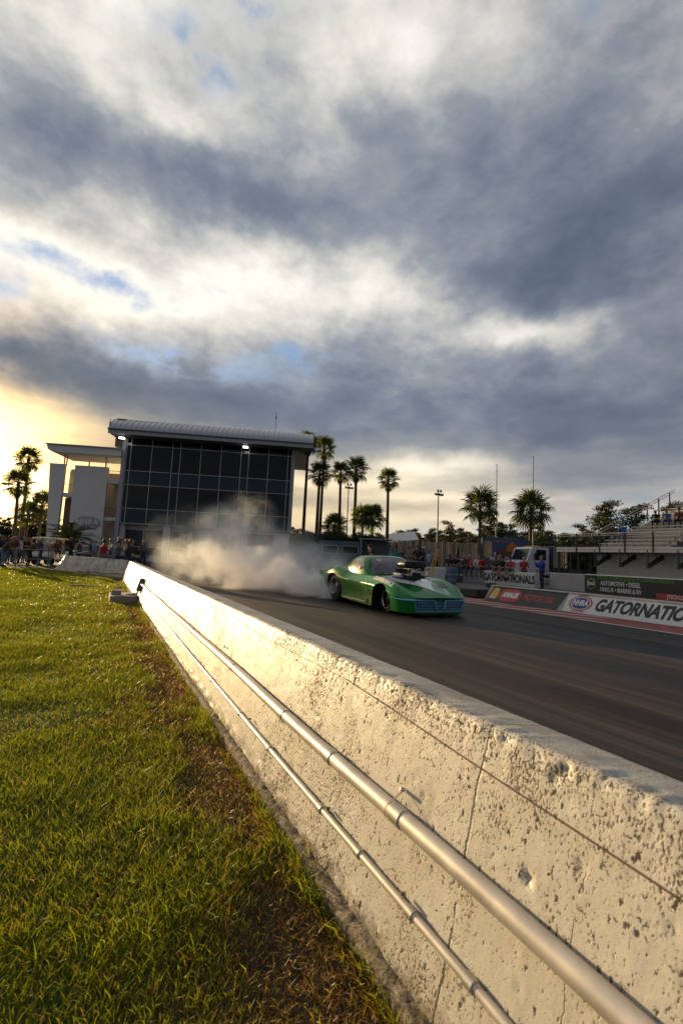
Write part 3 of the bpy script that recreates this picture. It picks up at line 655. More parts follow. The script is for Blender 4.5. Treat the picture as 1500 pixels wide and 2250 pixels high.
# ------------------------------------------------------------------ median wall with sponsor panels
conc = mat('barrier_concrete', (0.36, 0.35, 0.34), 0.85, 0, 0.14, 1.5, .3, 40)
conc_w = mat('barrier_white', (0.56, 0.55, 0.52), 0.75, 0, 0.10, 2.0, .3, 40)
blk = mat('panel_black', (0.035, 0.034, 0.032), .55, 0, .15, 3); wht = mat('panel_white', (0.60, 0.60, 0.58), .55, 0, .05, 2)
redp = mat('panel_red', (0.42, 0.045, 0.035), .5); yel = mat('panel_yellow', (.62, .40, .03), .5); blu = mat('panel_blue', (0.02, 0.04, 0.22), .5); letw = mat('letter_white', (.72, .72, .70), .5); letb = mat('letter_black', (.012, .012, .012), .5)
grn = mat('panel_green', (.09, .30, .03), .5)
LEAN = radians(30)
def median(name, label, y0, y1, h, fm):
    """low wall leaning away from the lane; local x runs towards the camera, local z up the panel"""
    o = thing(name, label, 'barrier', (11.58, y0, .104), -pi/2)
    L = y0-y1
    MB().prism([(0, 0), (.34, h), (.60, h), (.66, 0)], L, mtx=RZ(0)@Matrix(((0, 1, 0, 0), (1, 0, 0, 0), (0, 0, 1, 0), (0, 0, 0, 1)))).build('wall_body', conc, o)
    return o, L
def facem(x, u): # point on the leaning face: x along, u up the slope
    a = atan2(.34, .5); return T3(x, sin(a)*u-.006*cos(a), cos(a)*u+.006*sin(a))@RX(pi/2-a)
M1, L = median('median_wall', 'low leaning median wall with black Amalie Motor Oil panel', 11.55, 8.62, .50, blk)
hs = .60
def panel(par, x0, x1, u0, u1, m, skew=0.0, name='sign_panel', lift=0.0):
    a = [(x0, u0), (x1, u0), (x1+skew, u1), (x0+skew, u1)]
    return link(name, MB().prism([(x, z) for x, z in a], .006).mesh(name, m), par, T3(0, -.006-lift, 0)@Matrix.Identity(4)@facem(0, 0)@RX(-pi/2))
panel(M1, .02, L-.16, .01, hs, blk, .16)
B('top_rail', (L/2, .40, .515), (L, .20, .03), conc_w, M1)
panel(M1, .12, .50, .10, .36, redp, .05, 'sponsor_badge', .004)
MB().lathe([(.14, 0), (.13, .006)], 20, mtx=facem(.34, .42)@T3(0, 0, .004)@SC(1.0, .9, 1)).build('sponsor_badge', yel, M1)
panel(M1, .18, .47, .22, .36, yel, .03, 'sponsor_badge', .007)
text('MISSION', .105, letw, M1, facem(.31, .165)@T3(0, 0, .012), shear=.15, bold=.004, sx=.70)
pill = [(.25*cos(a)*1.0+(.17 if cos(a) > 0 else -.17), .235*sin(a)) for a in np.linspace(0, 2*pi, 28, endpoint=False)]
MB().add([(x, z, .004) for x, z in pill]+[(x, z, .010) for x, z in pill], [list(range(28))[::-1], list(range(28, 56))]+[(i, (i+1) % 28, (i+1) % 28+28, i+28) for i in range(28)]).build('sponsor_badge', redp, M1, mtx=facem(.98, .30))
text('AMALIE', .25, letw, M1, facem(.98, .30)@T3(0, 0, .014), shear=.25, bold=.012, sx=.72)
text('MOTOR OIL', .30, mat('letter_red', (.42, .05, .04), .5), M1, facem(2.03, .29)@T3(0, 0, .004), shear=.25, bold=.006, sx=.66)
M2, L = median('median_wall', 'low leaning median wall with white Gatornationals panel', 8.60, -6.0, .50, wht)
panel(M2, .0, L, .01, hs, wht, .0); B('top_rail', (L/2, .40, .515), (L, .20, .03), conc_w, M2)
for r, c, l in ((1.0, redp, .004), (.86, wht, .007), (.76, blu, .010)):
    MB().lathe([(r, 0), (r, .004)], 36, mtx=facem(.46, .31)@T3(0, 0, l)@SC(.34, .235, 1)).build('sponsor_badge', c, M2)
text('NHRA', .25, letw, M2, facem(.46, .31)@T3(0, 0, .018), shear=.1, bold=.008, sx=.64)
text('CHAMPIONSHIP', .055, redp, M2, facem(.46, .562)@T3(0, 0, .006), sx=.8); text('DRAG RACING', .055, redp, M2, facem(.46, .05)@T3(0, 0, .006))
text('GATORNATIONALS', .50, letb, M2, facem(.88, .30)@T3(0, 0, .004), shear=.28, bold=.022, align='LEFT', sx=.66, sp=.97)
for x, y in ((12.2, 11.85),):
    o = thing('track_light_box', 'small black light box standing at the far end of the median wall', 'light box', (x, y, .104), -.3)
    MB().box((0, 0, .50), (.30, .24, .16), bev=.02).build('housing', blk, o); MB().box((0, 0, .21), (.10, .10, .42), bev=.01).build('base', blk, o); MB().box((0, -.125, .50), (.24, .02, .11)).build('lens', shop_glass, o)
o = thing('rubber_bumper', 'black rubber crash block at the nose of the median wall', 'bumper', (12.35, 12.75, .104), -pi/2)
MB().box((0, 0, .16), (.9, .7, .32), bev=.05).build('block', mat('black_rubber', (.02, .02, .02), .6), o)

# ------------------------------------------------------------------ far barrier
def barrier(label, a, b, h, m, w=.3, name='track_barrier'):
    dx_, dy_ = b[0]-a[0], b[1]-a[1]; L = math.hypot(dx_, dy_)
    o = thing(name, label, 'barrier', (a[0], a[1], .10), atan2(dy_, dx_))
    MB().prism([(0, 0), (0, h-.04), (.04, h), (w-.04, h), (w, h-.04), (w+.02, 0)], L, mtx=Matrix(((0, 1, 0, 0), (1, 0, 0, 0), (0, 0, 1, 0), (0, 0, 0, 1)))).build('wall_body', m, o)
    return o, L
BF, L = barrier('grey concrete barrier between the Gatornationals block and the technical school banner', (23.95, 18.6), (23.30, 15.9), .95, conc)
BJ, L = barrier('far concrete barrier carrying the black technical school banner', (23.30, 15.88), (21.9, 4.0), .98, conc_w)
def bt(x, z): return T3(x, -.012, z)@RX(pi/2)
B('banner', (3.9, -.012, .47), (7.8, .02, .92), blk, BJ)
B('banner_patch', (4.75, -.026, .14), (1.75, .012, .26), redp, BJ)
text('OFFICIAL TECHNICAL SCHOOL OF GAINESVILLE RACEWAY', .235, grn, BJ, bt(.80, .81)@T3(0, 0, .016), align='LEFT', sx=.62, bold=.004)
text('AUTOMOTIVE \u2022 DIESEL', .32, letw, BJ, bt(2.05, .54)@T3(0, 0, .016), sx=.66, bold=.004)
text('HVAC-R \u2022 MARINE & RV', .32, letw, BJ, bt(2.05, .22)@T3(0, 0, .016), sx=.66, bold=.004)
text('JTECH.ORG', .24, letw, BJ, bt(4.85, .14)@T3(0, 0, .024), sx=.8, bold=.004)
text('Jtech', .30, letw, BJ, bt(.42, .50)@T3(0, 0, .020), sx=.8, bold=.008)
for a0, a1, z0 in ((20, 170, .48), (200, 340, .48)):
    pts = [(.30*cos(radians(a)), .30*sin(radians(a))) for a in np.linspace(a0, a1, 14)]; inn = [(.23*cos(radians(a)), .23*sin(radians(a))-.02) for a in np.linspace(a0, a1, 14)]
    MB().grid([[(x, y, .014) for x, y in pts], [(x, y, .014) for x, y in inn]]).build('emblem_arc', grn, BJ, mtx=bt(.42, .48))
GA, GB2 = spot(1063, 30.8), spot(1174, 27.2)
BG, L = barrier('white concrete block painted GATORNATIONALS, people sitting on it', GA, GB2, .86, conc_w, .75)
text('GATORNATIONALS', .66, letb, BG, bt(L/2, .42)@T3(0, 0, .004), sx=(L*.93)/5.45, bold=.018)
BA, BB = spot(978, 33.0), spot(1061.5, 30.9)
BS, L = barrier('pale concrete bench wall under the seated row of spectators', BA, BB, .86, conc, .7)
BW, L = barrier('white concrete barrier stub behind the green car bonnet', (15.6, 22.6), (18.15, 21.2), .95, conc_w, .5)
o = thing('water_barrel', 'blue grey plastic barrel at the end of the white barrier stub', 'barrel', (18.45, 21.0, .104))
MB().lathe([(.26, 0), (.29, .05), (.30, .3), (.285, .33), (.30, .36), (.30, .62), (.285, .65), (.30, .68), (.29, .93), (.25, .97)], 20).build('barrel_body', mat('barrel_blue', (.10, .14, .20), .5), o, smooth='auto'); MB().lathe([(.27, .965), (.27, .99), (.2, 1.0)], 20).build('lid', mat('barrel_blue', (.1, .1, .1)), o, smooth='auto')
o = thing('fire_extinguisher', 'silver extinguisher standing by the white barrier stub', 'extinguisher', (16.6, 20.9, .104))
MB().lathe([(.12, 0), (.13, .03), (.13, .55), (.09, .65), (.03, .68), (.03, .75)], 16).build('cylinder', mat('steel_shell', (.5, .5, .5), .3, .8), o, smooth='auto'); MB().tube([(0, 0, .72), (.05, .03, .82), (.16, .05, .86)], .02, 6).box((.05, 0, .78), (.22, .03, .04)).build('handle', letb, o)
o = thing('yellow_pole_stand', 'pair of crossed yellow poles leaning beside the start line', 'pole', (12.1, 15.3, .104))
for dx_, dy_ in ((-.22, -.05), (.12, .05)):
    MB().tube([(dx_, dy_, 0), (.36+dx_*.25, -.3, 1.78)], .026, 8).build('pole', mat('yellow_paint', (.55, .33, .02), .5), o, smooth='auto')
MB().box((.05, -.1, .03), (.7, .3, .06)).build('base', blk, o)

# ------------------------------------------------------------------ grandstand
alu = mat('aluminium_plank', (.62, .58, .51), .5, .3, .12, 3); steel = mat('dark_steel', (.05, .055, .065), .5, .4)
GX, GY0, GY1, DZ = 28.6, 21.6, 2.0, 2.55
GS = thing('grandstand', 'aluminium bleacher grandstand on a white wall at the right edge', 'grandstand', (GX, 0, .1))
B('base_wall', (1.6, (19.6+GY1)/2, 1.15), (.3, 19.6-GY1, 2.3), mat('stand_wall', (.55, .54, .52), .8, 0, .1, .8), GS)
B('deck', (.75, (GY0+GY1)/2, DZ-.06), (1.7, GY0-GY1, .10), alu, GS); 
for z in (DZ-.10, DZ+.08): B('deck_edge', (-.12, (GY0+GY1)/2, z), (.06, GY0-GY1, .15), alu, GS)
for y in np.arange(GY0, GY1, -1.62):
    B('rail_post', (-.14, y, DZ+.40), (.09, .08, 1.30), steel, GS)
B('hand_rail', (-.15, (GY0+GY1)/2, DZ+1.03), (.06, GY0-GY1, .05), alu, GS); B('hand_rail', (-.15, (GY0+GY1)/2, DZ+.90), (.04, GY0-GY1, .03), alu, GS)
for y in np.arange(18.6, GY1, -1.62):
    MB().prism([(-.12, 1.62), (-.12, 1.44), (1.45, 2.05), (1.45, 2.30)], .18, mtx=T3(0, y, 0)).build('bracket', steel, GS); B('hanger', (-.12, y+.09, 2.05), (.07, .07, .95), steel, GS); B('hanger', (.75, y+.09, 2.25), (.06, .06, .45), steel, GS)
ml = bpy.data.meshes
seat_me = MB().box((0, 0, 0), (.31, 1, .05)).mesh('bench_seat', alu); foot_me = MB().box((0, 0, 0), (.42, 1, .045)).mesh('foot_board', alu); ris_me = MB().box((0, 0, 0), (.03, 1, .22)).mesh('riser_plank', alu)
for r in range(15):
    x, z = 1.15+.66*r, DZ+.22+.27*r; yL = 19.2-(.06*r)
    for a, b in ((yL, 14.9), (13.7, 9.4), (8.2, GY1)):
        link('bench_seat', seat_me, GS, T3(x, (a+b)/2, z+.22)@SC(1, a-b, 1)); link('foot_board', foot_me, GS, T3(x-.30, (a+b)/2, z-.14)@SC(1, a-b, 1)); link('riser_plank', ris_me, GS, T3(x+.12, (a+b)/2, z-.02)@SC(1, a-b, 1))
        for y in np.linspace(a-.4, b+.4, 3): B('seat_leg', (x, y, z+.03), (.05, .05, .36), alu, GS)
for y in (18.8, 14.0, 9.0, 4.0): MB().prism([(1.0, DZ-.25), (1.0, DZ-.05), (11.2, DZ+4.1), (11.2, DZ-1.5)], .12, mtx=T3(0, y, 0)).build('stringer', steel, GS)
for k_ in range(7):
    x = .95+1.55*k_; z = DZ+.63*k_; B('side_post', (x, 19.35, z+.55), (.08, .06, 1.25), steel, GS)
for dz_ in (1.18, .98): MB().tube([(.9, 19.35, DZ+dz_), (11.0, 19.35, DZ+4.1+dz_)], .026, 6).build('side_rail', alu, GS)
for y in (21.5, 20.0): B('deck_leg', (.1, y, 1.2), (.10, .10, 2.4), steel, GS); B('deck_leg', (1.4, y, 1.2), (.10, .10, 2.4), steel, GS)
MB().tube([(.1, 21.5, 1.0), (.1, 20.0, 2.4)], .03, 6).build('brace', steel, GS)

# ------------------------------------------------------------------ fence of upright boards
fence = thing('board_fence', 'tall fence of weathered upright boards behind the spectators', 'fence', (27.2, 40.0, .02), atan2(30.14-40.0, 41.78-27.2))
bm_ = [MB().box((0, 0, 1.72+q*.02), (.17, .025, 3.44+q*.04)).mesh('fence_board', mat('fence_wood%d' % q, c, .85, 0, .2, 2.5)) for q, c in enumerate([(.30, .25, .18), (.36, .30, .22), (.22, .18, .13), (.42, .36, .27)])]
LF = math.hypot(30.14-40.0, 41.78-27.2)
for i in range(int(LF/.205)):
    if random.random() < .04: continue
    link('fence_board', random.choice(bm_), fence, T3(.1+i*.205, random.uniform(-.02, .02), random.uniform(-.05, .05))@RY(random.uniform(-.012, .012))@RZ(random.uniform(-.5, .5)))
for z in (.5, 1.8, 3.0): B('fence_rail', (LF/2, .06, z), (LF, .05, .09), bm_[2].materials[0], fence)

# ------------------------------------------------------------------ trailer and truck
tb = mat('trailer_blue', (.035, .07, .17), .4, 0, .25, 1.0)
tr_ = thing('banner_trailer', 'blue box trailer lettered E.T. Bracket Series behind the white truck', 'trailer', (33.9, 34.0, .02), atan2(31.6-34.26, 36.8-33.91))
MB().box((2.15, 1.25, 2.45), (4.5, 2.5, 3.3), bev=.04).build('box_body', tb, tr_)
def tx(x, z): return T3(x, -.012, z)@RX(pi/2)
B('graphic_panel', (.45, -.012, 2.9), (.8, .02, 1.7), mat('gold_graphic', (.45, .33, .14), .5, 0, .4, 2), tr_)
B('graphic_panel', (2.0, -.014, 2.55), (1.5, .02, .75), mat('brown_graphic', (.10, .04, .02), .5), tr_)
MB().prism([(-.55, 0), (.55, 0), (.5, .5), (0, 1.0), (-.5, .5)], .02, mtx=T3(2.75, -.03, 2.75)).build('graphic_crest', mat('orange_graphic', (.50, .13, .02), .5), tr_)
text('E.T.', .42, letw, tr_, tx(1.35, 2.45), bold=.01); text('BRACKET', .50, mat('letter_cream', (.75, .68, .5), .5), tr_, tx(1.55, 1.98)@T3(0, 0, .01), bold=.012, sx=.85); text('SERIES', .36, MATS['letter_cream'], tr_, tx(3.0, 1.85)@T3(0, 0, .01), bold=.008, sx=.85)
text('SUMMIT RACING', .26, MATS['orange_graphic'], tr_, tx(1.75, 3.72), bold=.006, sx=.75)
def wheel_mesh(r, w, rim=.58):
    tyre = MB().lathe([(r*rim, -w/2), (r*.86, -w/2), (r*.97, -w*.42), (r, -w*.25), (r, w*.25), (r*.97, w*.42), (r*.86, w/2), (r*rim, w/2), (r*rim*.97, 0), (r*rim, -w/2)], 36, cap=False)
    ri = MB().lathe([(r*rim*1.0, .5*w), (r*rim*1.02, .52*w), (r*rim*.96, .50*w), (r*rim*.90, .15*w), (r*.30, .12*w), (r*.15, .30*w), (r*.10, .34*w), (.002, .34*w)], 36, cap=False)
    for q in range(10): ri.box((r*rim*.60, 0, .17*w), (r*rim*.55, r*.05, .05*w), mtx=Matrix.Rotation(2*pi*q/10, 4, 'Z'))
    return tyre, ri
rub = mat('tyre_rubber', (.018, .018, .019), .75); chrome = mat('chrome', (.55, .55, .57), .18, 1.0, .05); steelw = mat('steel_wheel', (.45, .45, .46), .35, .8)
def wheel(par, loc, r, w, side=1, rimm=None, rim=.58):
    t_, r_ = wheel_mesh(r, w, rim); mt = T3(*loc)@RX(pi/2 if side > 0 else -pi/2)   # the rim's face is on local +z: -y for side > 0
    hub = bpy.data.objects.new('wheel', None); COL.objects.link(hub); hub.parent = par; hub.matrix_local = mt
    t_.build('tyre', rub, hub, smooth='auto'); r_.build('rim', rimm or steelw, hub, smooth='auto'); return hub
for x in (3.0, 3.9): wheel(tr_, (x, .2, .52), .5, .28)
tk = thing('flatbed_truck', 'white cab truck lettered BTS parked behind the far barrier', 'truck', (*spot(1127, 33.5), .02), radians(-14))
tw_ = mat('truck_white', (.62, .64, .66), .3, 0, .04, 2, coat=.3); navy = mat('navy_paint', (.03, .04, .12), .5)
cabp = [(0.0, .75), (0.0, 1.35), (.12, 1.55), (1.15, 1.78), (1.55, 2.72), (1.75, 2.82), (2.95, 2.82), (3.05, 2.7), (3.05, .75)]
mb = MB(); mb.prism(cabp, 2.1); cab = mb.build('cab', tw_, tk)
MB().prism([(1.22, 1.83), (1.585, 2.66), (1.60, 2.64), (1.245, 1.83)], 1.8, mtx=T3(-.085, .15, 0)).build('windscreen', shop_glass, tk)
MB().prism([(1.75, 1.85), (1.98, 2.62), (2.78, 2.62), (2.78, 1.85)], .02, mtx=T3(0, -.012, 0)).build('side_window', shop_glass, tk)
MB().box((.55, .15, .93), (1.15, .5, .12), bev=.04).build('fender', tw_, tk); B('grille', (-.03, 1.05, 1.15), (.06, 1.2, .5), blk, tk); B('bumper', (-.12, 1.05, .6), (.2, 2.15, .3), steelw, tk)
for y in (.25, 1.85): B('headlight', (-.035, y, 1.12), (.05, .32, .22), letw, tk)
B('mirror', (1.62, -.28, 2.1), (.10, .14, .45), blk, tk); B('roof_beacon', (2.35, 1.05, 2.89), (.4, 1.6, .13), mat('amber_lens', (.5, .22, .02), .3), tk)
B('bed', (5.0, 1.05, 1.15), (3.7, 2.2, .35), steel, tk); B('headboard', (3.35, 1.05, 2.1), (.15, 2.1, 1.6), navy, tk); B('chassis', (3.5, 1.05, .7), (6.6, .9, .3), blk, tk)
text('BTS', .42, navy, tk, T3(2.35, -.012, 1.45)@RX(pi/2), shear=.25, bold=.015); 
for i in range(7): MB().prism([(0, 0), (.12, 0), (.2, .16), (.08, .16)], .01, mtx=T3(1.75+.19*i, -.012, .98)).build('reflective_chevron', redp if i % 2 else letw, tk)
for x in (.62, 4.7, 5.5): wheel(tk, (x, .18, .5), .5, .30)
for x in (.62,): wheel(tk, (x, 1.92, .5), .5, .30, -1)
# a low equipment cart fence in front of the stand
rl = thing('pipe_railing', 'dark low pipe railing beside the truck under the grandstand end', 'railing', (29.0, 22.2, .1), radians(-62))
for x in np.arange(0, 4.6, 1.1): B('post', (x, 0, .55), (.06, .06, 1.1), steel, rl)
for z in (.6, 1.08): B('rail', (2.2, 0, z), (4.5, .05, .05), steel, rl)
eq = thing('equipment_crate', 'dark equipment crate stacked under the grandstand walkway', 'crate', (29.6, 20.6, .1), .2)
MB().box((0, 0, .55), (1.0, .9, 1.0), bev=.03).build('crate_body', mat('crate_brown', (.07, .055, .04), .8), eq); MB().box((0, 0, 1.09), (1.06, .96, .08), bev=.01).build('lid', blk, eq)

# ------------------------------------------------------------------ booth, canopy, tent, poles
bo = thing('timing_booth', 'dark blue grey trailer booth with two window openings behind the car', 'booth', (17.0, 36.6, .1), atan2(34.54-36.31, 20.36-17.0))
bmat = mat('booth_blue', (.075, .10, .13), .6, 0, .12, 1); MB().box((1.9, 1.1, 1.5), (3.8, 2.2, 2.5), bev=.03).build('box_body', bmat, bo)
for x in (.95, 2.75):
    w = B('window', (x, -.02, 2.0), (1.3, .06, .62), dark_in, bo)
    for dz_ in (-.34, .34): B('window_frame', (x, -.055, 2.0+dz_), (1.42, .05, .06), trim, w)
    for dx_ in (-.68, .68): B('window_frame', (x+dx_, -.056, 2.0), (.06, .05, .62), trim, w)
for x in (.4, 3.4): wheel(bo, (x, .1, .3), .3, .2)
B('step', (1.85, -.3, .3), (.8, .5, .08), trim, bo)
ca_ = thing('flat_canopy', 'flat shade canopy on thin posts behind the car roof', 'canopy', (20.2, 34.2, .1), atan2(34.54-36.31, 20.36-17.0))
B('canopy_top', (1.0, .6, 3.02), (2.9, 1.8, .07), trim, ca_)
for x, y in ((-.3, -.2), (2.3, -.2), (-.3, 1.4), (2.3, 1.4)): B('post', (x, y, 1.5), (.06, .06, 3.0), trim, ca_)
B('back_panel', (1.0, 1.42, 1.6), (2.4, .04, 2.6), bmat, ca_)
te = thing('white_tent', 'white awning roof catching the low sun beyond the board fence', 'tent', (33.4, 50.4, .02), radians(-28))
MB().add([(-.2, 0, 3.7), (4.0, 0, 4.3), (4.0, 4.0, 5.6), (-.2, 4.0, 5.0), (-.2, 0, 3.62), (4.0, 0, 4.22), (4.0, 4, 5.52), (-.2, 4, 4.92)], [(0, 1, 2, 3), (7, 6, 5, 4), (0, 4, 5, 1), (1, 5, 6, 2), (2, 6, 7, 3), (3, 7, 4, 0)]).build('awning', wht, te)
for x, y, h in ((0, .1, 3.65), (3.8, .1, 4.2), (0, 3.9, 4.9), (3.8, 3.9, 5.4)): B('post', (x, y, h/2), (.08, .08, h), trim, te)
pole_m = mat('pole_grey', (.13, .125, .12), .6, .2)
for nm, lab, x, y, h in (('flag_pole', 'tall bare pole behind the left round-crowned palm', 45.1, 42.98, 14.5), ('flag_pole', 'tallest bare pole rising behind the right round-crowned palm', 47.6, 39.3, 15.3)):
    o = thing(nm, lab, 'pole', (x, y, 0)); MB().tube([(0, 0, 0), (0, 0, h*.5), (0, 0, h)], [.09, .075, .05], 10).build('shaft', pole_m, o, smooth='auto'); MB().lathe([(.02, 0), (.09, .04), (.09, .1), (.02, .15)], 10, mtx=T3(0, 0, h)).build('cap', pole_m, o)
for lab, x, y, h in (('slim light pole between the tall palms beyond the hedge', 35.1, 65.3, 13.5), ('light pole with a cluster of floodlights above the pine wood', 45.05, 54.6, 12.3)):
    o = thing('light_pole', lab, 'light pole', (x, y, 0)); MB().tube([(0, 0, 0), (0, 0, h)], [.15, .09], 10).build('shaft', pole_m, o, smooth='auto')
    B('cross_arm', (0, 0, h-.6), (1.5, .1, .1), pole_m, o)
    for dx_, dz_ in ((-.65, -.5), (-.25, -.5), (.25, -.5), (.65, -.5), (-.25, .05), (.3, .05)):
        MB().box((dx_, -.12, h+dz_), (.34, .3, .34), bev=.04).build('lamp_head', steel, o)

# ------------------------------------------------------------------ the green drag car (local: x = nose to tail, y = across, z up)
CAR = thing('drag_race_car', 'green drag race coupe with white bonnet flash and black blower hat, rear tyres smoking', 'car')
CAR.matrix_world = T3(6.70, 7.86, 0.10)@RZ(radians(90.0-2.5))@SC(1.06, 1.05, 1.05)
gp, t, p, _ = shader('green_paint'); co = t.node('ShaderNodeTexCoord', 3)
t.put(p.inputs['Base Color'], t.mix(t.noise(co, 1.3, 3.0), (0.004, 0.150, 0.014), (0.006, 0.200, 0.022)))
fl_ = t.noise(co, 900.0, 1.0); p.inputs['Metallic'].default_value = 0.05
t.put(p.inputs['Roughness'], t.add(0.22, t.mul(fl_, 0.10))); p.inputs['Coat Weight'].default_value = 0.55; p.inputs['Coat Roughness'].default_value = 0.035; p.inputs['Specular IOR Level'].default_value = 0.25
wp = mat('white_flash_paint', (.90, .91, .93), .3, .0, .03, 2, coat=.5)
blackm = mat('car_black', (.010, .010, .011), .38, .1); well = mat('wheel_well', (.008, .008, .008), .9)
cg, t, p, _ = shader('polycarbonate'); co = t.node('ShaderNodeTexCoord', 3)
t.put(p.inputs['Base Color'], t.mix(t.noise(co, 2.0, 3.0), (.045, .045, .052), (.09, .088, .098))); p.inputs['Roughness'].default_value = .10; p.inputs['Specular IOR Level'].default_value = .9; p.inputs['Coat Weight'].default_value = .6
bluec = mat('anodised_blue', (.17, .40, .62), .25, .3, .08, 4)
lex = mat('sunlit_lexan', (.30, .265, .225), .22, 0, .25, 3, coat=.5)  # opaque beige: sunlight passing through the side panes is put into this colour

SEC = [ # s, then (y, z) from sill to centre line
(0.03, [(.58,.07),(.62,.20),(.66,.345),(.64,.375),(.58,.395),(.40,.40),(.20,.405),(0,.41)]),
(0.18, [(.76,.06),(.80,.20),(.82,.385),(.80,.44),(.70,.475),(.46,.455),(.22,.47),(0,.485)]),
(0.45, [(.84,.06),(.88,.24),(.90,.43),(.87,.535),(.74,.62),(.50,.535),(.25,.555),(0,.575)]),
(0.75, [(.86,.06),(.90,.27),(.925,.485),(.89,.63),(.75,.735),(.51,.60),(.27,.625),(0,.645)]),
(1.05, [(.87,.06),(.90,.29),(.93,.535),(.89,.69),(.74,.80),(.51,.655),(.28,.69),(0,.71)]),
(1.40, [(.87,.06),(.88,.30),(.915,.57),(.875,.70),(.73,.81),(.51,.71),(.29,.75),(0,.77)]),
(1.80, [(.87,.07),(.865,.31),(.90,.59),(.86,.69),(.74,.79),(.56,.785),(.30,.80),(0,.81)]),
(2.30, [(.87,.09),(.86,.32),(.90,.605),(.85,.70),(.76,.80),(.56,.81),(.30,.81),(0,.81)]),
(2.80, [(.88,.10),(.87,.33),(.91,.63),(.86,.73),(.77,.835),(.56,.83),(.30,.83),(0,.83)]),
(3.10, [(.89,.12),(.89,.35),(.93,.655),(.90,.80),(.79,.90),(.57,.86),(.30,.85),(0,.85)]),
(3.50, [(.90,.16),(.91,.38),(.955,.68),(.94,.89),(.80,1.04),(.57,.89),(.30,.86),(0,.855)]),
(3.90, [(.89,.25),(.90,.45),(.94,.70),(.92,.85),(.79,.95),(.56,.84),(.30,.82),(0,.81)]),
(4.30, [(.84,.38),(.86,.53),(.89,.725),(.86,.775),(.76,.815),(.55,.79),(.30,.785),(0,.78)]),
(4.62, [(.76,.47),(.79,.60),(.82,.735),(.80,.75),(.72,.765),(.52,.76),(.30,.76),(0,.76)])]
def sect(s, P):
    k = .20*max(0, 1-s/.6); kr = -.10*max(0, (s-4.0)/.62)
    if .4 < s < 3.2: P = [(y-(.025 if i == 1 else .035 if i == 3 else 0), z) for i, (y, z) in enumerate(P)]
    half = [(s+(k+kr)*(y/.85)**2, y, z) for y, z in P]
    other = [(x, -y, z) for x, y, z in half[:-1]][::1]
    return other+half[::-1]                     # right sill ... centre ... left sill
bm = bmesh.new(); rings = []
for s, P in SEC: rings.append([bm.verts.new(q) for q in sect(s, P)])
for a, b in zip(rings[:-1], rings[1:]):
    for i in range(len(a)-1): bm.faces.new((a[i], a[i+1], b[i+1], b[i]))
    bm.faces.new((a[-1], a[0], b[0], b[-1]))     # floor
nw = len(rings[0])
def cap(r, rev=False):
    i, j = 0, nw-1
    while j-i > 1:
        q = [r[i], r[i+1], r[j-1], r[j]] if j-1 > i+1 else [r[i], r[i+1], r[j]]
        bm.faces.new(q[::-1] if rev else q); i += 1; j -= 1
cap(rings[0]); cap(rings[-1], True)
bmesh.ops.recalc_face_normals(bm, faces=bm.faces)
me = bpy.data.meshes.new('body'); bm.to_mesh(me); bm.free()
ca = me.attributes.new('crease_edge', 'FLOAT', 'EDGE')
vz = {i: tuple(v.co) for i, v in enumerate(me.vertices)}
for e in me.edges:
    i, j = e.vertices; ri, rj = i//nw, j//nw; ci, cj = i % nw, j % nw; v = 0.0
    if ci == cj and ci in (2, nw-3): v = .9 if .3 < vz[i][0] < 4.4 else .5            # the crease line down the flanks
    if ci == cj and ci in (0, nw-1): v = .8
    if ri == rj and ri in (0, len(SEC)-1): v = .55
    if ri == rj and ri in (0,) and ci in (0, nw-1): v = .9
    ca.data[e.index].value = v
tmp = link('tmp', me); md = tmp.modifiers.new('s', 'SUBSURF'); md.levels = 3; md.render_levels = 3
body = bake(tmp, 'body')
# wheel arches cut through the shell
def arch(x, zc, r, side, flat):
    mb = MB(); pts = []
    for a in np.linspace(0, 2*pi, 36, endpoint=False):
        pts.append((x+r*cos(a)*(1.0), zc+r*sin(a)*flat))
    mb.prism(pts, .62, mtx=T3(0, .36 if side > 0 else -.98, 0)); return mb
body.materials.clear(); body.materials.append(gp); body.materials.append(well)
tmp = link('tmp', body)
for x, zc, r, f in ((1.09, .22, .42, .98), (3.55, .30, .48, .94)):
    for sd in (-1, 1):
        c = arch(x, zc, r, sd, f).build('cut', [gp, well]); c.data.polygons.foreach_set('material_index', [1]*len(c.data.polygons))
        bo_ = tmp.modifiers.new('b', 'BOOLEAN'); bo_.object = c; bo_.operation = 'DIFFERENCE'; bo_.solver = 'EXACT'
# side vents behind the front wheel
for sd in (-1, 1):
    for (cx, cz, w, h, dy_) in ((1.66, .42, .035, .40, .0), (1.545, .36, .09, .035, 0), (1.545, .44, .09, .03, 0), (1.545, .52, .09, .03, 0)):
        c = MB().box((cx, sd*.90, cz), (w, .08, h)).build('cut', [gp, well]); c.data.polygons.foreach_set('material_index', [1]*6)
        bo_ = tmp.modifiers.new('b', 'BOOLEAN'); bo_.object = c; bo_.operation = 'DIFFERENCE'; bo_.solver = 'EXACT'
body = bake(tmp, 'body')
for o in [o for o in COL.objects if o.name.startswith('cut')]: bpy.data.objects.remove(o)
body.polygons.foreach_set('use_smooth', [True]*len(body.polygons)); body.set_sharp_from_angle(angle=radians(32))
BODY = link('body', body, CAR)
from mathutils.bvhtree import BVHTree
def mesh_bvh(me): return BVHTree.FromPolygons([v.co[:] for v in me.vertices], [list(q.vertices) for q in me.polygons])
bvh = mesh_bvh(body)
def top_z(x, y):
    h = bvh.ray_cast(Vector((x, y, 3)), Vector((0, 0, -1))); return (h[0], h[1]) if h[0] else (Vector((x, y, .8)), Vector((0, 0, 1)))
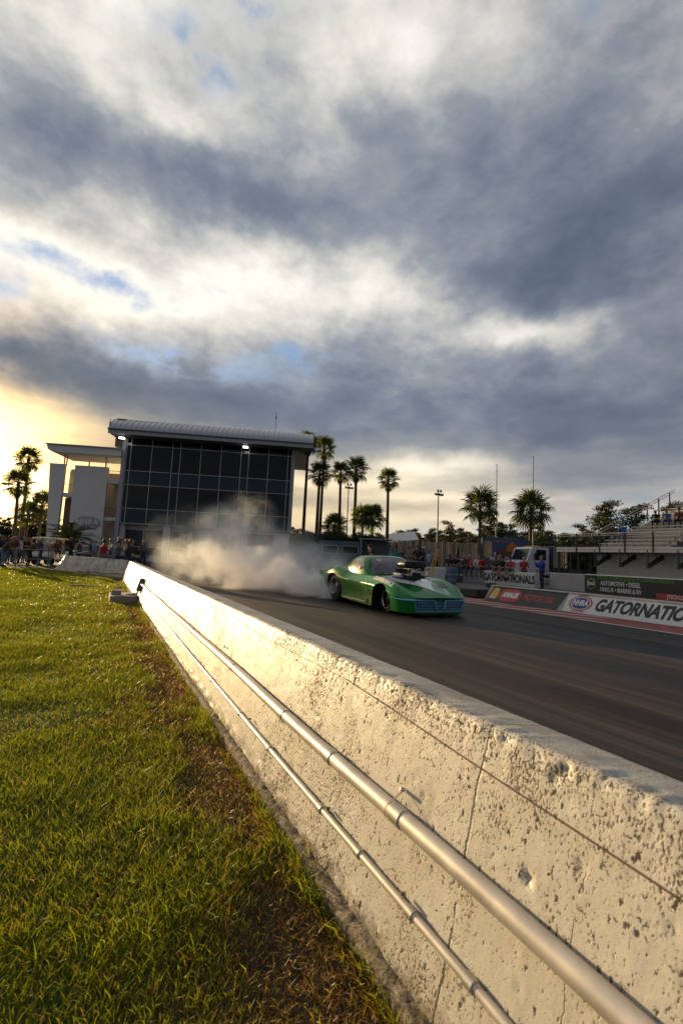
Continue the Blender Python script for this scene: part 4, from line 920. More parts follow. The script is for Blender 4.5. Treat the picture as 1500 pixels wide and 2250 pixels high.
def side_p(x, z, sd):
    h = bvh.ray_cast(Vector((x, sd*3, z)), Vector((0, -sd, 0))); return h[0] if h[0] else Vector((x, sd*.9, z))
# ---- greenhouse: base ring and roof ring
base = [(1.66, 0, .80), (1.70, .30, .80), (1.80, .56, .80), (1.98, .735, .79), (2.45, .775, .79), (2.95, .765, .82), (3.50, .66, .86), (3.92, .45, .84), (4.12, 0, .80)]
top = [(2.14, 0, 1.235), (2.155, .28, 1.23), (2.20, .48, 1.215), (2.30, .575, 1.20), (2.60, .60, 1.215), (2.95, .58, 1.20), (3.24, .48, 1.14), (3.38, .30, 1.11), (3.42, 0, 1.11)]
crown = [(2.36, 0, 1.275), (2.38, .24, 1.27), (2.43, .38, 1.26), (2.50, .45, 1.255), (2.65, .46, 1.265), (2.85, .44, 1.255), (3.0, .35, 1.23), (3.06, .22, 1.22), (3.08, 0, 1.215)]
def ring(R): return R+[(x, -y, z) for x, y, z in R[-2:0:-1]]
mb = MB(); RB, RT, RC = ring(base), ring(top), ring(crown)
RM = [tuple((Vector(a)*.5+Vector(b)*.5)+Vector((0, .045 if a[1] > .05 else (-.045 if a[1] < -.05 else 0), .0))) for a, b in zip(RB, RT)]
mb.grid([[(a[0], a[1], a[2]-.10) for a in RB], RB, RM, RT, RC], close=True)
mb.f.append([len(mb.v)-len(RC)+i for i in range(len(RC))]); mb.mi.append(0)
gme_ = mb.mesh('roof', gp); tmp = link('tmp', gme_); md = tmp.modifiers.new('s', 'SUBSURF'); md.levels = 3; md.render_levels = 3
rme = bake(tmp, 'roof'); rme.polygons.foreach_set('use_smooth', [True]*len(rme.polygons)); ROOF = link('roof', rme, CAR)
rb = mesh_bvh(rme)
def patch(name, outline, direction, m, lift=.006, par=CAR, n_=14, bv=None, edge=None):
    """a pane that follows the shell: a grid over a four-sided outline, projected along a direction"""
    a, b, c, d = [Vector(q) for q in outline]; rows = []; D = Vector(direction).normalized(); bv = bv or rb
    for i in range(n_+1):
        u = i/n_; r = []
        for j in range(n_+1):
            v_ = j/n_; q = (a*(1-v_)+b*v_)*(1-u)+(d*(1-v_)+c*v_)*u
            h = bv.ray_cast(q-D*1.5, D); w = (h[0]+h[1]*lift) if h[0] else q
            r.append(tuple(w))
        rows.append(r)
    return MB().grid(rows).build(name, m, par, smooth=True)
patch('windscreen_seal', [(1.7, -.70, .815), (1.7, .70, .815), (2.1, .54, 1.225), (2.1, -.54, 1.225)], (1, 0, -.25), blackm, .003)
ws = patch('windscreen', [(1.7, -.675, .83), (1.7, .675, .83), (2.1, .515, 1.21), (2.1, -.515, 1.21)], (1, 0, -.25), cg, .007)
for sd in (-1, 1):
    patch('side_window', [(2.14, sd*.8, .845), (3.05, sd*.8, .885), (2.84, sd*.6, 1.165), (2.36, sd*.6, 1.175)], (0, -sd, 0), lex, .006)
    qv = patch('quarter_vent', [(3.26, sd*.8, .97), (3.34, sd*.8, .99), (3.20, sd*.6, 1.10), (3.13, sd*.6, 1.10)], (0, -sd, 0), blackm, .006, n_=6)
    MB().lathe([(.045, 0), (.045, .01)], 12, mtx=T3(2.36, sd*.745, .94)@RX(-sd*pi/2)).build('window_hole', blackm, CAR)
    # door shut lines and rocker strip that follow the flank
    for x0, z0, z1 in ((2.02, .14, .80), (2.95, .16, .84)):
        rows = [[tuple(side_p(x0+dx_+(.03*(z-.14)), z, sd)+Vector((0, sd*.003, 0))) for dx_ in (-.005, .005)] for z in np.linspace(z0, z1, 24)]
        MB().grid(rows).build('door_gap', well, CAR)
    rows = [[tuple(side_p(x, z+(x-1.7)*.012, sd)+Vector((0, sd*.004, 0))) for z in (.155, .17)] for x in np.linspace(1.72, 2.98, 26)]
    MB().grid(rows).build('sill_strip', chrome, CAR)
    for x, z in ((1.78, .11), (1.50, .10), (1.66, .50), (1.66, .28)):
        q = side_p(x, z, sd); MB().lathe([(.012, 0), (.01, .008)], 10, mtx=T3(*q)@RX(-sd*pi/2)).build('fastener', chrome, CAR)
    q = side_p(1.72, .18, sd); MB().box((q.x, q.y, q.z), (.07, .03, .11), bev=.01).build('exhaust_outlet', blackm, CAR)
    # chromed rear quarter bumper
    MB().tube([tuple(side_p(x, .56, sd)+Vector((0, sd*.02, 0))) for x in np.linspace(4.12, 4.52, 8)], [.012, .02, .022, .022, .022, .022, .02, .016], 8).build('rear_bumper', chrome, CAR, smooth='auto')
# ---- bonnet: white flash following the bonnet surface, and the raised spear
def drape(name, outl, m, lift, ns=26, nt=12):
    rows = []
    for i in range(ns+1):
        u = i/ns; x = outl[0][0]+(outl[-1][0]-outl[0][0])*u
        for (xa, wa), (xb, wb) in zip(outl[:-1], outl[1:]):
            if xa <= x <= xb+1e-6: w = wa+(wb-wa)*(x-xa)/(xb-xa)
        rows.append([tuple(top_z(x, w*(2*j/nt-1))[0]+Vector((0, 0, lift))) for j in range(nt+1)])
    return MB().grid(rows).build(name, m, CAR, smooth=True)
drape('bonnet_flash', [(.34, .012), (.60, .14), (.85, .30), (1.0, .44), (1.3, .52), (1.66, .60)], wp, .004)
rows = []
for i in range(20):
    u = i/19; x = .30+u*.62; w = .012+.085*u; h = .012+.055*sin(min(1, u*1.3)*pi/2)
    rows.append([tuple(top_z(x, w*q)[0]+Vector((0, 0, .004+h*(1-abs(q)**1.5)))) for q in (-1, -.6, -.15, .15, .6, 1)])
MB().grid(rows).build('bonnet_spear', wp, CAR, smooth='auto')
for sd in (-1, 1):   # vents in the bonnet valleys
    rows = [[tuple(top_z(x, sd*y)[0]+Vector((0, 0, .004))) for y in np.linspace(.38, .60-.10*abs(x-.70), 6)] for x in np.linspace(.60, .80, 8)]
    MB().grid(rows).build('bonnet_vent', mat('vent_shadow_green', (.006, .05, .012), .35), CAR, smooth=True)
def decal(body_t, size, cx, cz, sd, m, bold=.0, sx=1.0):
    me_ = text_mesh(body_t, size, m, ext=0, bold=bold, sx=sx)
    bm2 = bmesh.new(); bm2.from_mesh(me_); bmesh.ops.triangulate(bm2, faces=bm2.faces); bmesh.ops.subdivide_edges(bm2, edges=bm2.edges[:], cuts=1)
    for v in bm2.verts:
        X, Z = v.co.x, v.co.y
        q = Vector((cx-X*sd, sd*.86, cz-X*.16))+Vector((0, -sd*.58, .81))*Z; nn = Vector((0, sd*.81, .58))
        h = bvh.ray_cast(q+nn, -nn)
        v.co = (h[0]+h[1]*.004) if h[0] else q
    bm2.to_mesh(me_); bm2.free(); return link('lettering', me_, CAR)
decal('CRUMP&VANCE', .150, 1.10, .715, 1, letw, .006, .80)
text('331', .10, letw, CAR, T3(1.955, .42, 1.135)@RZ(-pi/2)@RX(radians(48)), bold=.004, ext=.002)
# ---- nose: bumper, grille, lamps, splitter
def nose_x(y, z):
    h = bvh.ray_cast(Vector((-2, y, z)), Vector((1, 0, 0))); return h[0].x if h[0] else .2
bum = []
for y in np.linspace(-.86, -.13, 18): bum.append((nose_x(max(-.84, y), .345)-.018 if y > -.83 else .56, y, .345))
for sd in (1, -1):
    pts = [(.60, -.925*sd, .36)]+[(x, y*sd, z) for x, y, z in bum[1:]]
    MB().tube(pts, [.012]+[.022]*(len(pts)-1), 10).build('front_bumper', bluec, CAR, smooth='auto')
    MB().tube([(nose_x(.13*sd, .33)-.03, .135*sd, .35), (nose_x(.1*sd, .25)-.03, .12*sd, .25), (nose_x(.1*sd, .15)-.03, .11*sd, .16)], [.024, .022, .016], 10).build('bumper_guard', bluec, CAR, smooth='auto')
rows = [[(nose_x(y, z)-.004, y, z) for z in (.13, .20, .27, .325)] for y in np.linspace(-.60, .60, 25)]
MB().grid(rows).build('grille_opening', mat('grille_dark', (.006, .008, .014), .6), CAR)
for z in (.155, .187, .219, .251, .283, .31):
    for a, b in ((-.57, -.15), (-.10, .10), (.15, .57)):
        MB().tube([(nose_x(y, z)-.016, y, z) for y in np.linspace(a, b, 8)], .0075, 6).build('grille_bar', bluec, CAR, smooth='auto')
rim_ = [(y, .125) for y in np.linspace(-.58, .58, 16)]
MB().tube([(nose_x(y, .125)-.016, y, .125) for y in np.linspace(-.59, .59, 18)], .012, 8).build('grille_surround', bluec, CAR, smooth='auto')
for sd in (-1, 1):
    MB().tube([(nose_x(.6*sd, z)-.016, sd*(.59+.03*(z-.13)/.2), z) for z in (.125, .18, .25, .32)], .012, 8).build('grille_surround', bluec, CAR, smooth='auto')
    MB().lathe([(.024, 0), (.022, .010), (.01, .012)], 14, mtx=T3(nose_x(.72*sd, .17), .72*sd, .17)@RY(-pi/2)).build('lamp', mat('red_lens', (.09, .012, .010), .3), CAR)
MB().grid([[(nose_x(y, .08)-.03+.0, y, .045), (nose_x(y, .08)+.25, y, .045), (nose_x(y, .08)+.25, y, .062), (nose_x(y, .08)-.03, y, .062)] for y in np.linspace(-.50, .50, 20)], close=True).build('splitter', blackm, CAR)
# ---- blower: plate, case, injectors, hat, pulley, bird catcher
def cx(name, c, d, m, bev): return MB().box(c, d, bev=bev).build(name, m, CAR, smooth='auto')
pol = mat('polished_aluminium', (.52, .53, .55), .2, .95, .08, 8)
cx('intake_plate', (1.28, 0, .79), (.72, .40, .07), blackm, .015)
mb = MB(); mb.prism([(-.20, 0), (-.14, .14), (.14, .14), (.20, 0)], .60, mtx=T3(1.0, 0, .815)@RZ(-pi/2)@T3(0, 0, 0)@Matrix.Identity(4)); mb.build('blower_case', pol, CAR)
for x in np.linspace(1.04, 1.56, 7): cx('blower_rib', (x, 0, .90), (.018, .40, .12), blackm, .004)
cx('manifold', (1.30, 0, .965), (.46, .26, .06), pol, .015)
for sd in (-1, 1):
    for x in np.linspace(1.08, 1.5, 6): MB().tube([(x, sd*.16, .93), (x-.02, sd*.24, .88), (x-.03, sd*.25, .80)], .009, 6).build('fuel_line', blackm, CAR)
    cx('valve_cover', (1.35, sd*.28, .82), (.42, .13, .09), pol, .02)
hat = MB(); rows = []
for x, w, z0, z1 in ((1.02, .27, .995, 1.14), (1.04, .30, .985, 1.155), (1.18, .31, .98, 1.16), (1.34, .29, .98, 1.15), (1.47, .24, .985, 1.11), (1.52, .16, .99, 1.06)):
    rows.append([(x, w*cos(a)*(abs(cos(a))**-.35 if abs(cos(a)) > .05 else 1), (z0+z1)/2+(z1-z0)/2*sin(a)*(abs(sin(a))**-.45 if abs(sin(a)) > .05 else 1)) for a in np.linspace(0, 2*pi, 28, endpoint=False)])
hat.grid(rows, close=True); hat.f.append(list(range(28))[::-1]); hat.mi.append(0); hat.f.append([5*28+i for i in range(28)]); hat.mi.append(0)
HAT = hat.build('injector_hat', blackm, CAR, smooth='auto')
for y in (-.17, 0, .17): MB().lathe([(.066, 0), (.066, .012), (.05, .014)], 20, mtx=T3(1.022, y, 1.07)@RY(-pi/2)).build('butterfly', mat('butterfly_metal', (.03, .03, .032), .3, .6), HAT, smooth='auto')
cx('throttle_bracket', (.93, -.12, .98), (.10, .05, .10), blackm, .01)
for z, r in ((.84, .055), (.66, .05)): MB().lathe([(r*.7, -.05), (r, -.045), (r, .045), (r*.7, .05)], 24, mtx=T3(.93, 0, z)@RY(pi/2)).build('pulley', blackm, CAR, smooth='auto')
MB().lathe([(.03, -.03), (.045, -.02), (.045, .02), (.03, .03)], 16, mtx=T3(.90, -.17, .83)@RY(pi/2)).build('idler', pol, CAR, smooth='auto')
cx('blower_belt', (.93, 0, .76), (.085, .12, .20), rub, .02)
MB().tube([(.98, .2, .80), (.90, .28, .86), (.88, .30, .95)], .012, 6).build('fuel_line', blackm, CAR)
# ---- tail: spoiler, parachute packs, wheels
MB().add([(4.40, -.80, .765), (4.40, .80, .765), (4.74, .80, .775), (4.74, -.80, .775), (4.40, -.80, .745), (4.40, .80, .745), (4.74, .80, .76), (4.74, -.80, .76)], [(0, 1, 2, 3), (7, 6, 5, 4), (0, 4, 5, 1), (1, 5, 6, 2), (2, 6, 7, 3), (3, 7, 4, 0)]).build('rear_spoiler', gp, CAR)
for sd in (-1, 1):
    MB().prism([(4.15, .775), (4.74, .79), (4.74, .68), (4.45, .62), (4.25, .68)], .012, mtx=T3(0, sd*.80, 0)).build('spoiler_plate', gp, CAR)
    MB().tube([(4.55, sd*.28, .42), (5.0, sd*.28, .42)], .10, 14).build('parachute_pack', blackm, CAR, smooth='auto')
    wheel(CAR, (3.55, sd*.70, .415), .415, .36, -sd, mat('racing_rim', (.30, .30, .31), .35, .9), .50)
    wheel(CAR, (1.06, sd*.66, .285), .285, .12, -sd, mat('dark_rim', (.05, .05, .055), .3, .8), .66)
    MB().lathe([(.182, .0), (.190, .012), (.196, .012), (.192, 0)], 36, cap=False, mtx=T3(1.06, sd*.724, .285)@RX(-sd*pi/2)).build('rim_lip', chrome, CAR, smooth='auto')
    MB().lathe([(.205, .0), (.212, .010), (.222, .010), (.225, 0)], 36, cap=False, mtx=T3(3.55, sd*.882, .415)@RX(-sd*pi/2)).build('rim_lip', chrome, CAR, smooth='auto')
for sd in (-1,):
    pass
cx('floor_pan', (2.2, 0, .10), (3.6, 1.2, .05), well, .01)
for sd in (-1, 1):   # shut lines of the one-piece front end and the boot
    MB().grid([[tuple(top_z(x+d_, sd*y)[0]+Vector((0, 0, .003))) for d_ in (-.005, .005)] for x, y in [(1.60+.10*u, .60+.16*u) for u in np.linspace(0, 1, 10)]]).build('panel_gap', well, CAR)
    MB().grid([[tuple(top_z(x, sd*(y+d_))[0]+Vector((0, 0, .003))) for d_ in (-.004, .004)] for x, y in [(.45+1.15*u, .50+.08*u) for u in np.linspace(0, 1, 24)]]).build('panel_gap', well, CAR)
    for x, z in ((2.20, .87), (2.45, .87), (2.70, .885), (2.95, .90), (2.42, 1.155), (2.62, 1.16), (2.80, 1.15)):
        h = rb.ray_cast(Vector((x, sd*2, z)), Vector((0, -sd, 0)))
        if h[0]: MB().lathe([(.010, 0), (.008, .006)], 8, mtx=T3(*h[0])@RX(-sd*pi/2)).build('window_rivet', chrome, CAR)
text('RACING', .075, redp, CAR, T3(1.50, .36, .835)@RZ(-pi/2)@RX(radians(8)), bold=.002, ext=.002)
MB().tube([(2.05, -.25, .84), (2.55, -.25, 1.17)], .018, 8).build('roll_bar', chrome, CAR)
MB().tube([(3.35, .1, 1.06), (3.37, .1, 1.18), (3.4, .1, 1.22)], .006, 6).build('roof_antenna', blackm, CAR)

# ------------------------------------------------------------------ palms
def leaf_mat(name, c, trans=.35, rough=.5):
    m = bpy.data.materials.new(name); m.use_nodes = True; m.node_tree.nodes.clear(); t = NT(m.node_tree); MATS[name] = m
    co = t.node('ShaderNodeNewGeometry', 0); cc = t.mix(t.noise(co, 3.0, 3.0), tuple(q*.6 for q in c), tuple(q*1.35 for q in c))
    pb = t.n.new('ShaderNodeBsdfPrincipled'); t.put(pb.inputs['Base Color'], cc); pb.inputs['Roughness'].default_value = rough
    tr = t.n.new('ShaderNodeBsdfTranslucent'); t.put(tr.inputs['Color'], t.mix(1.0, cc, (2.2, 1.9, .7), 'MULTIPLY'))
    mx = t.n.new('ShaderNodeMixShader'); mx.inputs[0].default_value = trans; t.l.new(pb.outputs[0], mx.inputs[1]); t.l.new(tr.outputs[0], mx.inputs[2])
    om = t.n.new('ShaderNodeOutputMaterial'); t.l.new(mx.outputs[0], om.inputs[0]); return m
palm_g = leaf_mat('palm_green', (.050, .072, .016), .45); palm_d = leaf_mat('palm_dead', (.13, .09, .05), .2, .8)
pine_g = leaf_mat('pine_green', (.030, .046, .016), .15); pine_g2 = leaf_mat('pine_olive', (.050, .058, .018), .15); hedge_g = leaf_mat('hedge_green', (.022, .034, .013), .15)
bark = mat('palm_bark', (.10, .078, .058), .9, 0, .3, 3, .6, 12); pbark = mat('pine_bark', (.07, .05, .038), .9, 0, .3, 3)
def fan(stem, R, nseg, spread, droop, m, name='frond', seed=0):
    """fan palm leaf: petiole along +x, then pleated segments around its tip"""
    rr = random.Random(seed); mb = MB(); mb.tube([(0, 0, 0), (stem*.5, 0, stem*.06), (stem, 0, stem*.02)], [.035, .022, .016], 5, cap=False)
    for i in range(nseg):
        a = (i/(nseg-1)-.5)*spread; L = R*(1-.30*abs(a/(spread/2))**2)*rr.uniform(.9, 1.05); w = R*.062
        ca, sa = cos(a), sin(a); base = Vector((stem, 0, 0)); d = Vector((ca, sa, 0)); q = Vector((-sa, ca, 0)); up_ = .05*R*(1 if i % 2 else -1)
        p1 = base+d*L*.55+Vector((0, 0, -droop*.25*L+up_*.4)); p2 = base+d*L*(.98-.18*droop)+Vector((0, 0, -droop*.85*L*rr.uniform(.7, 1.3)))
        mb.add([base, p1+q*w*.9+Vector((0, 0, -.02*R)), p1+Vector((0, 0, .02*R)), p1-q*w*.9+Vector((0, 0, -.02*R)), p2], [(0, 1, 2), (0, 2, 3), (1, 4, 2), (2, 4, 3)])
    return mb.mesh(name, m, recalc=False)
def feather(Lf, m, seed=0):
    rr = random.Random(seed); mb = MB(); pts = [Vector((Lf*u*(1-.12*u*u), 0, Lf*(.55*u-.85*u*u))) for u in np.linspace(0, 1, 10)]
    mb.tube(pts, [.03*(1-.8*i/9)+.004 for i in range(10)], 5, cap=False)
    for i in range(46):
        u = .12+.86*i/45; k_ = min(8, int(u*9)); f_ = u*9-k_; P_ = pts[k_]*(1-f_)+pts[k_+1]*f_; ll = Lf*.20*sin(pi*(.12+.80*u))
        for sd in (-1, 1):
            e = P_+Vector((ll*.55, sd*ll*.85, -ll*.25*rr.uniform(.5, 1.6))); w = .022*Lf*.4
            mb.add([P_+Vector((-w, 0, 0)), P_+Vector((w, 0, 0)), e], [(0, 1, 2)])
    return mb.mesh('frond', m, recalc=False)
tall_f = [fan(.85, 1.05, 17, 4.2, d, palm_g, seed=i) for i, d in enumerate((.25, .45, .7))]; tall_dead = fan(.6, .75, 11, 2.6, 1.0, palm_d, 'dead_frond', 9)
sab_f = [fan(1.0, 1.15, 17, 4.6, d, palm_g, seed=20+i) for i, d in enumerate((.35, .6, .9))]
feat_f = [feather(3.2, palm_g, i) for i in range(2)]
def place_frond(me, par, c, az_, pit, s_, roll):
    link(me.name.split('.')[0], me, par, T3(*c)@RZ(az_)@RY(-pit)@RX(roll)@SC(s_, s_, s_))
def palm(kind, label, x, y, h, lean=(0, 0), s_=1.0, seed=0, group=None, full=1.0):
    rr = random.Random(seed); o = thing('fan_palm' if kind == 'tall' else 'cabbage_palm', label, 'palm tree', (x, y, 0), 0, group)
    pts = [(lean[0]*(u**1.6), lean[1]*(u**1.6), h*u) for u in np.linspace(0, 1, 9)]; pts[0] = (0, 0, -.1)
    r0 = .26 if kind == 'tall' else .22
    MB().tube(pts, [r0*1.35]+[r0*(1-.4*i/8) for i in range(1, 8)]+[r0*.75], 12).build('trunk', bark, o, smooth='auto')
    c = pts[-1]
    if kind == 'tall':
        for i in range(int(30*full)):
            pit = radians(85-125*(i/29/full if full < 1 else i/29)**1.1)+rr.uniform(-.12, .12); place_frond(rr.choice(tall_f), o, (c[0], c[1], c[2]-.25*(i/29)), i*2.399+rr.uniform(-.2, .2), pit, s_*rr.uniform(.85, 1.1), rr.uniform(-.4, .4))
        for i in range(rr.randint(7, 16)): place_frond(tall_dead, o, (c[0], c[1], c[2]-.5), i*.7+rr.uniform(-.2, .2), radians(-62)-rr.uniform(0, .3), s_*rr.uniform(.8, 1.1), rr.uniform(-.3, .3))
    else:
        for i in range(34):
            pit = radians(88-130*(i/33)**.95)+rr.uniform(-.12, .12); place_frond(rr.choice(sab_f), o, (c[0], c[1], c[2]-.15*(i/33)), i*2.399+rr.uniform(-.25, .25), pit, s_*rr.uniform(.85, 1.1), rr.uniform(-.5, .5))
    return o
g1 = 'tall palms beside the tower'
palm('tall', 'tall palm rising just behind the right end of the tower roof', 23.55, 56.0, 16.5, (-.3, -.9), 1.05, 1, g1)
palm('tall', 'tallest palm crown right of the tower roof, standing behind another palm', 26.9, 58.0, 16.8, (-.2, -.6), 1.15, 2, g1)
palm('tall', 'tall palm in front of the tallest crown right of the tower', 23.7, 52.1, 11.9, (-.2, -.6), 1.05, 3, g1)
palm('tall', 'slim tall palm left of the thin light pole', 27.5, 53.2, 12.7, (-.4, -.4), .95, 4, g1)
palm('tall', 'tall palm just right of the thin light pole', 28.35, 50.7, 12.8, (-.4, -.6), 1.1, 5, g1)
palm('tall', 'lone tall palm standing clear to the right of the palm group', 32.0, 48.6, 11.7, (-.4, -.4), .95, 6, g1)
g2 = 'palms against the setting sun'
palm('tall', 'tall sunlit palm at the far left edge behind the crowd', -10.1, 77.5, 13.3, (-.1, -.6), 1.25, 7, g2)
palm('tall', 'shorter glowing palm at the left edge of the picture', -9.9, 70.6, 9.0, (-.2, -.2), 1.25, 8, g2)
g3 = 'low cabbage palms'
palm('sabal', 'low bushy palm by the hedge just right of the tower', 25.1, 49.9, 5.2, (0, 0), 1.0, 11, g3)
palm('sabal', 'left one of the two short palms standing close together near the lone palm', 28.3, 48.4, 6.6, (-.2, -.1), .9, 12, g3)
palm('sabal', 'right one of the two short palms standing close together near the lone palm', 28.6, 46.8, 6.4, (0, 0), 1.0, 13, g3)
palm('sabal', 'round-crowned palm behind the blue trailer', 33.45, 34.0, 7.2, (0, 0), 1.12, 14, g3)
palm('sabal', 'round-crowned palm behind the white truck cab', 36.3, 30.3, 6.8, (.1, 0), 1.1, 15, g3)
palm('sabal', 'bushy palm touching the left stair wall of the tower', -6.9, 66.5, 6.2, (0, 0), 1.05, 16, g3)
palm('sabal', 'dark bushy palm under the glowing palms on the left', -8.9, 72.2, 5.4, (0, 0), 1.0, 17, g3)
DPS = 1.0
dp = thing('date_palm', 'low feathery palm with arching fronds in front of the stair wing', 'palm tree', (-2.85, 52.3, 0))
MB().tube([(0, 0, -.1), (0, 0, 1.0), (0, 0, 1.7)], [.45, .5, .35], 12).build('trunk', bark, dp, smooth='auto')
for i in range(34): place_frond(random.choice(feat_f), dp, (0, 0, 1.6), i*2.399, radians(58-75*(i/33)), random.uniform(.85, 1.15), random.uniform(-.3, .3))

# ------------------------------------------------------------------ pines, hedge
def clumps(centres, per, size, m, seed, flat=.7):
    """small leaf faces scattered through clump-shaped volumes"""
    g = np.random.default_rng(seed); vs_, fs = [], []
    for (cx_, cy_, cz_, r) in centres:
        k = int(per*r*r); d = g.normal(size=(k, 3)); d /= np.linalg.norm(d, axis=1, keepdims=True); rad = r*g.random(k)**.45
        P_ = d*rad[:, None]*np.array([1, 1, flat])+np.array([cx_, cy_, cz_]); a = g.normal(size=(k, 3)); b = g.normal(size=(k, 3)); s_ = size*(.6+.8*g.random(k))[:, None]
        a = a/np.linalg.norm(a, axis=1, keepdims=True)*s_; b = b/np.linalg.norm(b, axis=1, keepdims=True)*s_*.55
        n0 = len(vs_)
        for q in range(k):
            vs_ += [P_[q]-a[q], P_[q]+b[q], P_[q]+a[q], P_[q]-b[q]]; i = n0+q*4; fs.append((i, i+1, i+2, i+3))
    me = bpy.data.meshes.new('crown'); me.from_pydata([tuple(v) for v in vs_], [], fs); me.materials.append(m); return me
pines = []
for v_ in range(6):
    rr = random.Random(40+v_); h = 1.0; cs = []; nb = 13
    limbs = MB(); limbs.tube([(0, 0, -.02), (.005, 0, .5), (0, .005, .97)], [.018, .013, .004], 6)
    low = .35 if v_ % 2 else .18
    for i in range(nb):
        z = low+(.97-low)*i/(nb-1); rad = (.17 if v_ < 4 else .22)*(1-.55*(z-low)/(1-low))*rr.uniform(.6, 1.2); a = i*2.4+rr.uniform(-.5, .5)
        q = (cos(a)*rad*.75, sin(a)*rad*.75, z+rad*.12); cs.append((*q, rad*.85)); cs.append((q[0]*.35, q[1]*.35, z, rad*.75)); limbs.tube([(0, 0, z-.04), q], [.007, .002], 4, cap=False)
    cs.append((0, 0, .96, .06))
    pines.append((limbs.mesh('trunk', pbark), clumps(cs, 20000, .0145, pine_g if v_ % 2 else pine_g2, v_, .65)))
def pine(label, x, y, h, v_, rz, w=1.0, group=None, name='pine_tree'):
    o = thing(name, label, 'tree', (x, y, -.05), rz, group); o.scale = (h*w, h*w, h); link('trunk', pines[v_][0], o); link('crown', pines[v_][1], o)
rr = random.Random(5)
GP = 'pines of the wood on the horizon'
for i, px in enumerate(np.arange(880, 1560, 10.0)):
    D = rr.uniform(95, 125); base_h = 8.3 if px < 940 else 9.6 if px < 1250 else 10.2
    x, y = spot(px+rr.uniform(-5, 5), D); pine('pine in the dark wood on the horizon behind the fence and grandstand', x, y, base_h*rr.uniform(.85, 1.15), rr.randrange(6), rr.uniform(0, 6), rr.uniform(1.2, 1.7), GP)
for i, px in enumerate(np.arange(880, 1560, 11)):
    D = rr.uniform(75, 92); base_h = 4.8 if px < 940 else 6.2; x, y = spot(px+rr.uniform(-5, 5), D); pine('lower tree at the front edge of the wood behind the fence', x, y, base_h*rr.uniform(.75, 1.2), rr.randrange(6), rr.uniform(0, 6), rr.uniform(1.2, 1.7), 'lower trees of the wood', 'wood_tree')
for i, px in enumerate(np.arange(636, 880, 15)):
    x, y = spot(px, rr.uniform(100, 125)); pine('distant tree low behind the tall palms beside the tower', x, y, rr.uniform(6.5, 9.0), rr.randrange(6), rr.uniform(0, 6), 1.5, 'trees behind the palms')
for i, px in enumerate(np.arange(-90, 125, 13)):
    x, y = spot(px, rr.uniform(115, 140)); pine('distant tree in the sunlit haze behind the left crowd', x, y, rr.uniform(7, 9.5), rr.randrange(6), rr.uniform(0, 6), 1.5, 'trees behind the left crowd')
for lab, px, D, h, v_, w in (('tall pine with an open crown left of the grandstand', 1330, 92, 15.2, 5, 1.25), ('tall pine just behind the grandstand hand rail', 1402, 90, 14.6, 4, 1.3), ('round tree behind the left round-crowned palm', 1078, 90, 10.8, 3, 1.4), ('tree showing above the bleacher rows', 1475, 88, 15.0, 5, 1.1)):
    x, y = spot(px, D); pine(lab, x, y, h, v_, .7, w)
fw_ = []
for px in np.arange(600, 1640, 9):
    x, y = spot(px, rr.uniform(128, 150)); fw_.append((x, y, rr.uniform(1.5, 4.5) if px < 900 else rr.uniform(2, 6.5), rr.uniform(2.5, 3.6)))
for px in np.arange(-150, 140, 10):
    x, y = spot(px, rr.uniform(145, 160)); fw_.append((x, y, rr.uniform(1.5, 4.5), rr.uniform(2.5, 3.6)))
o = link('far_wood', clumps(fw_, 150, .5, pine_g, 77, 1.0)); tag(o, 'dense mass of the wood closing the horizon', 'wood', kind='stuff')
hc = []
for i in range(34):
    u = i/33; x = 20.0+(30.2-20.0)*u; y = 48.4+(43.0-48.4)*u; hh = (3.6 if .05 < u < .8 else 2.6)
    for z in np.arange(.5, hh, .75): hc.append((x+rr.uniform(-.5, .5), y+rr.uniform(-.5, .5), z, rr.uniform(.6, .85)))
o = link('hedge', clumps(hc, 700, .10, hedge_g, 78, 1.0)); tag(o, 'dense dark hedge beneath the tall palms beside the tower', 'hedge')

# ------------------------------------------------------------------ people
def mirror(J): return {k.replace('L', 'R'): (-v[0], v[1], v[2]) for k, v in J.items() if k.startswith('L')}
def pose(**kw):
    J = dict(pel=(0, 0, .95), chest=(0, 0, 1.27), neck=(0, .01, 1.47), head=(0, -.02, 1.63), Lsh=(.185, .01, 1.40), Lel=(.25, .03, 1.12), Lwr=(.25, -.06, .88), Lha=(.245, -.09, .78),
             Lhip=(.09, 0, .93), Lkn=(.105, -.02, .50), Lan=(.11, .03, .085), Lto=(.13, -.14, .035))
    J.update({k: v for k, v in kw.items() if not k.startswith('R')}); M = mirror(J); M.update({k: v for k, v in kw.items() if k.startswith('R')}); J.update(M); return J
SIT = dict(pel=(0, .0, .11), chest=(0, -.04, .44), neck=(0, -.07, .63), head=(0, -.11, .79), Lsh=(.185, -.05, .57), Lel=(.26, -.13, .30), Lwr=(.16, -.34, .19), Lha=(.13, -.42, .17), Lhip=(.10, -.02, .10), Lkn=(.14, -.44, .09), Lan=(.14, -.43, -.35), Lto=(.155, -.58, -.41))
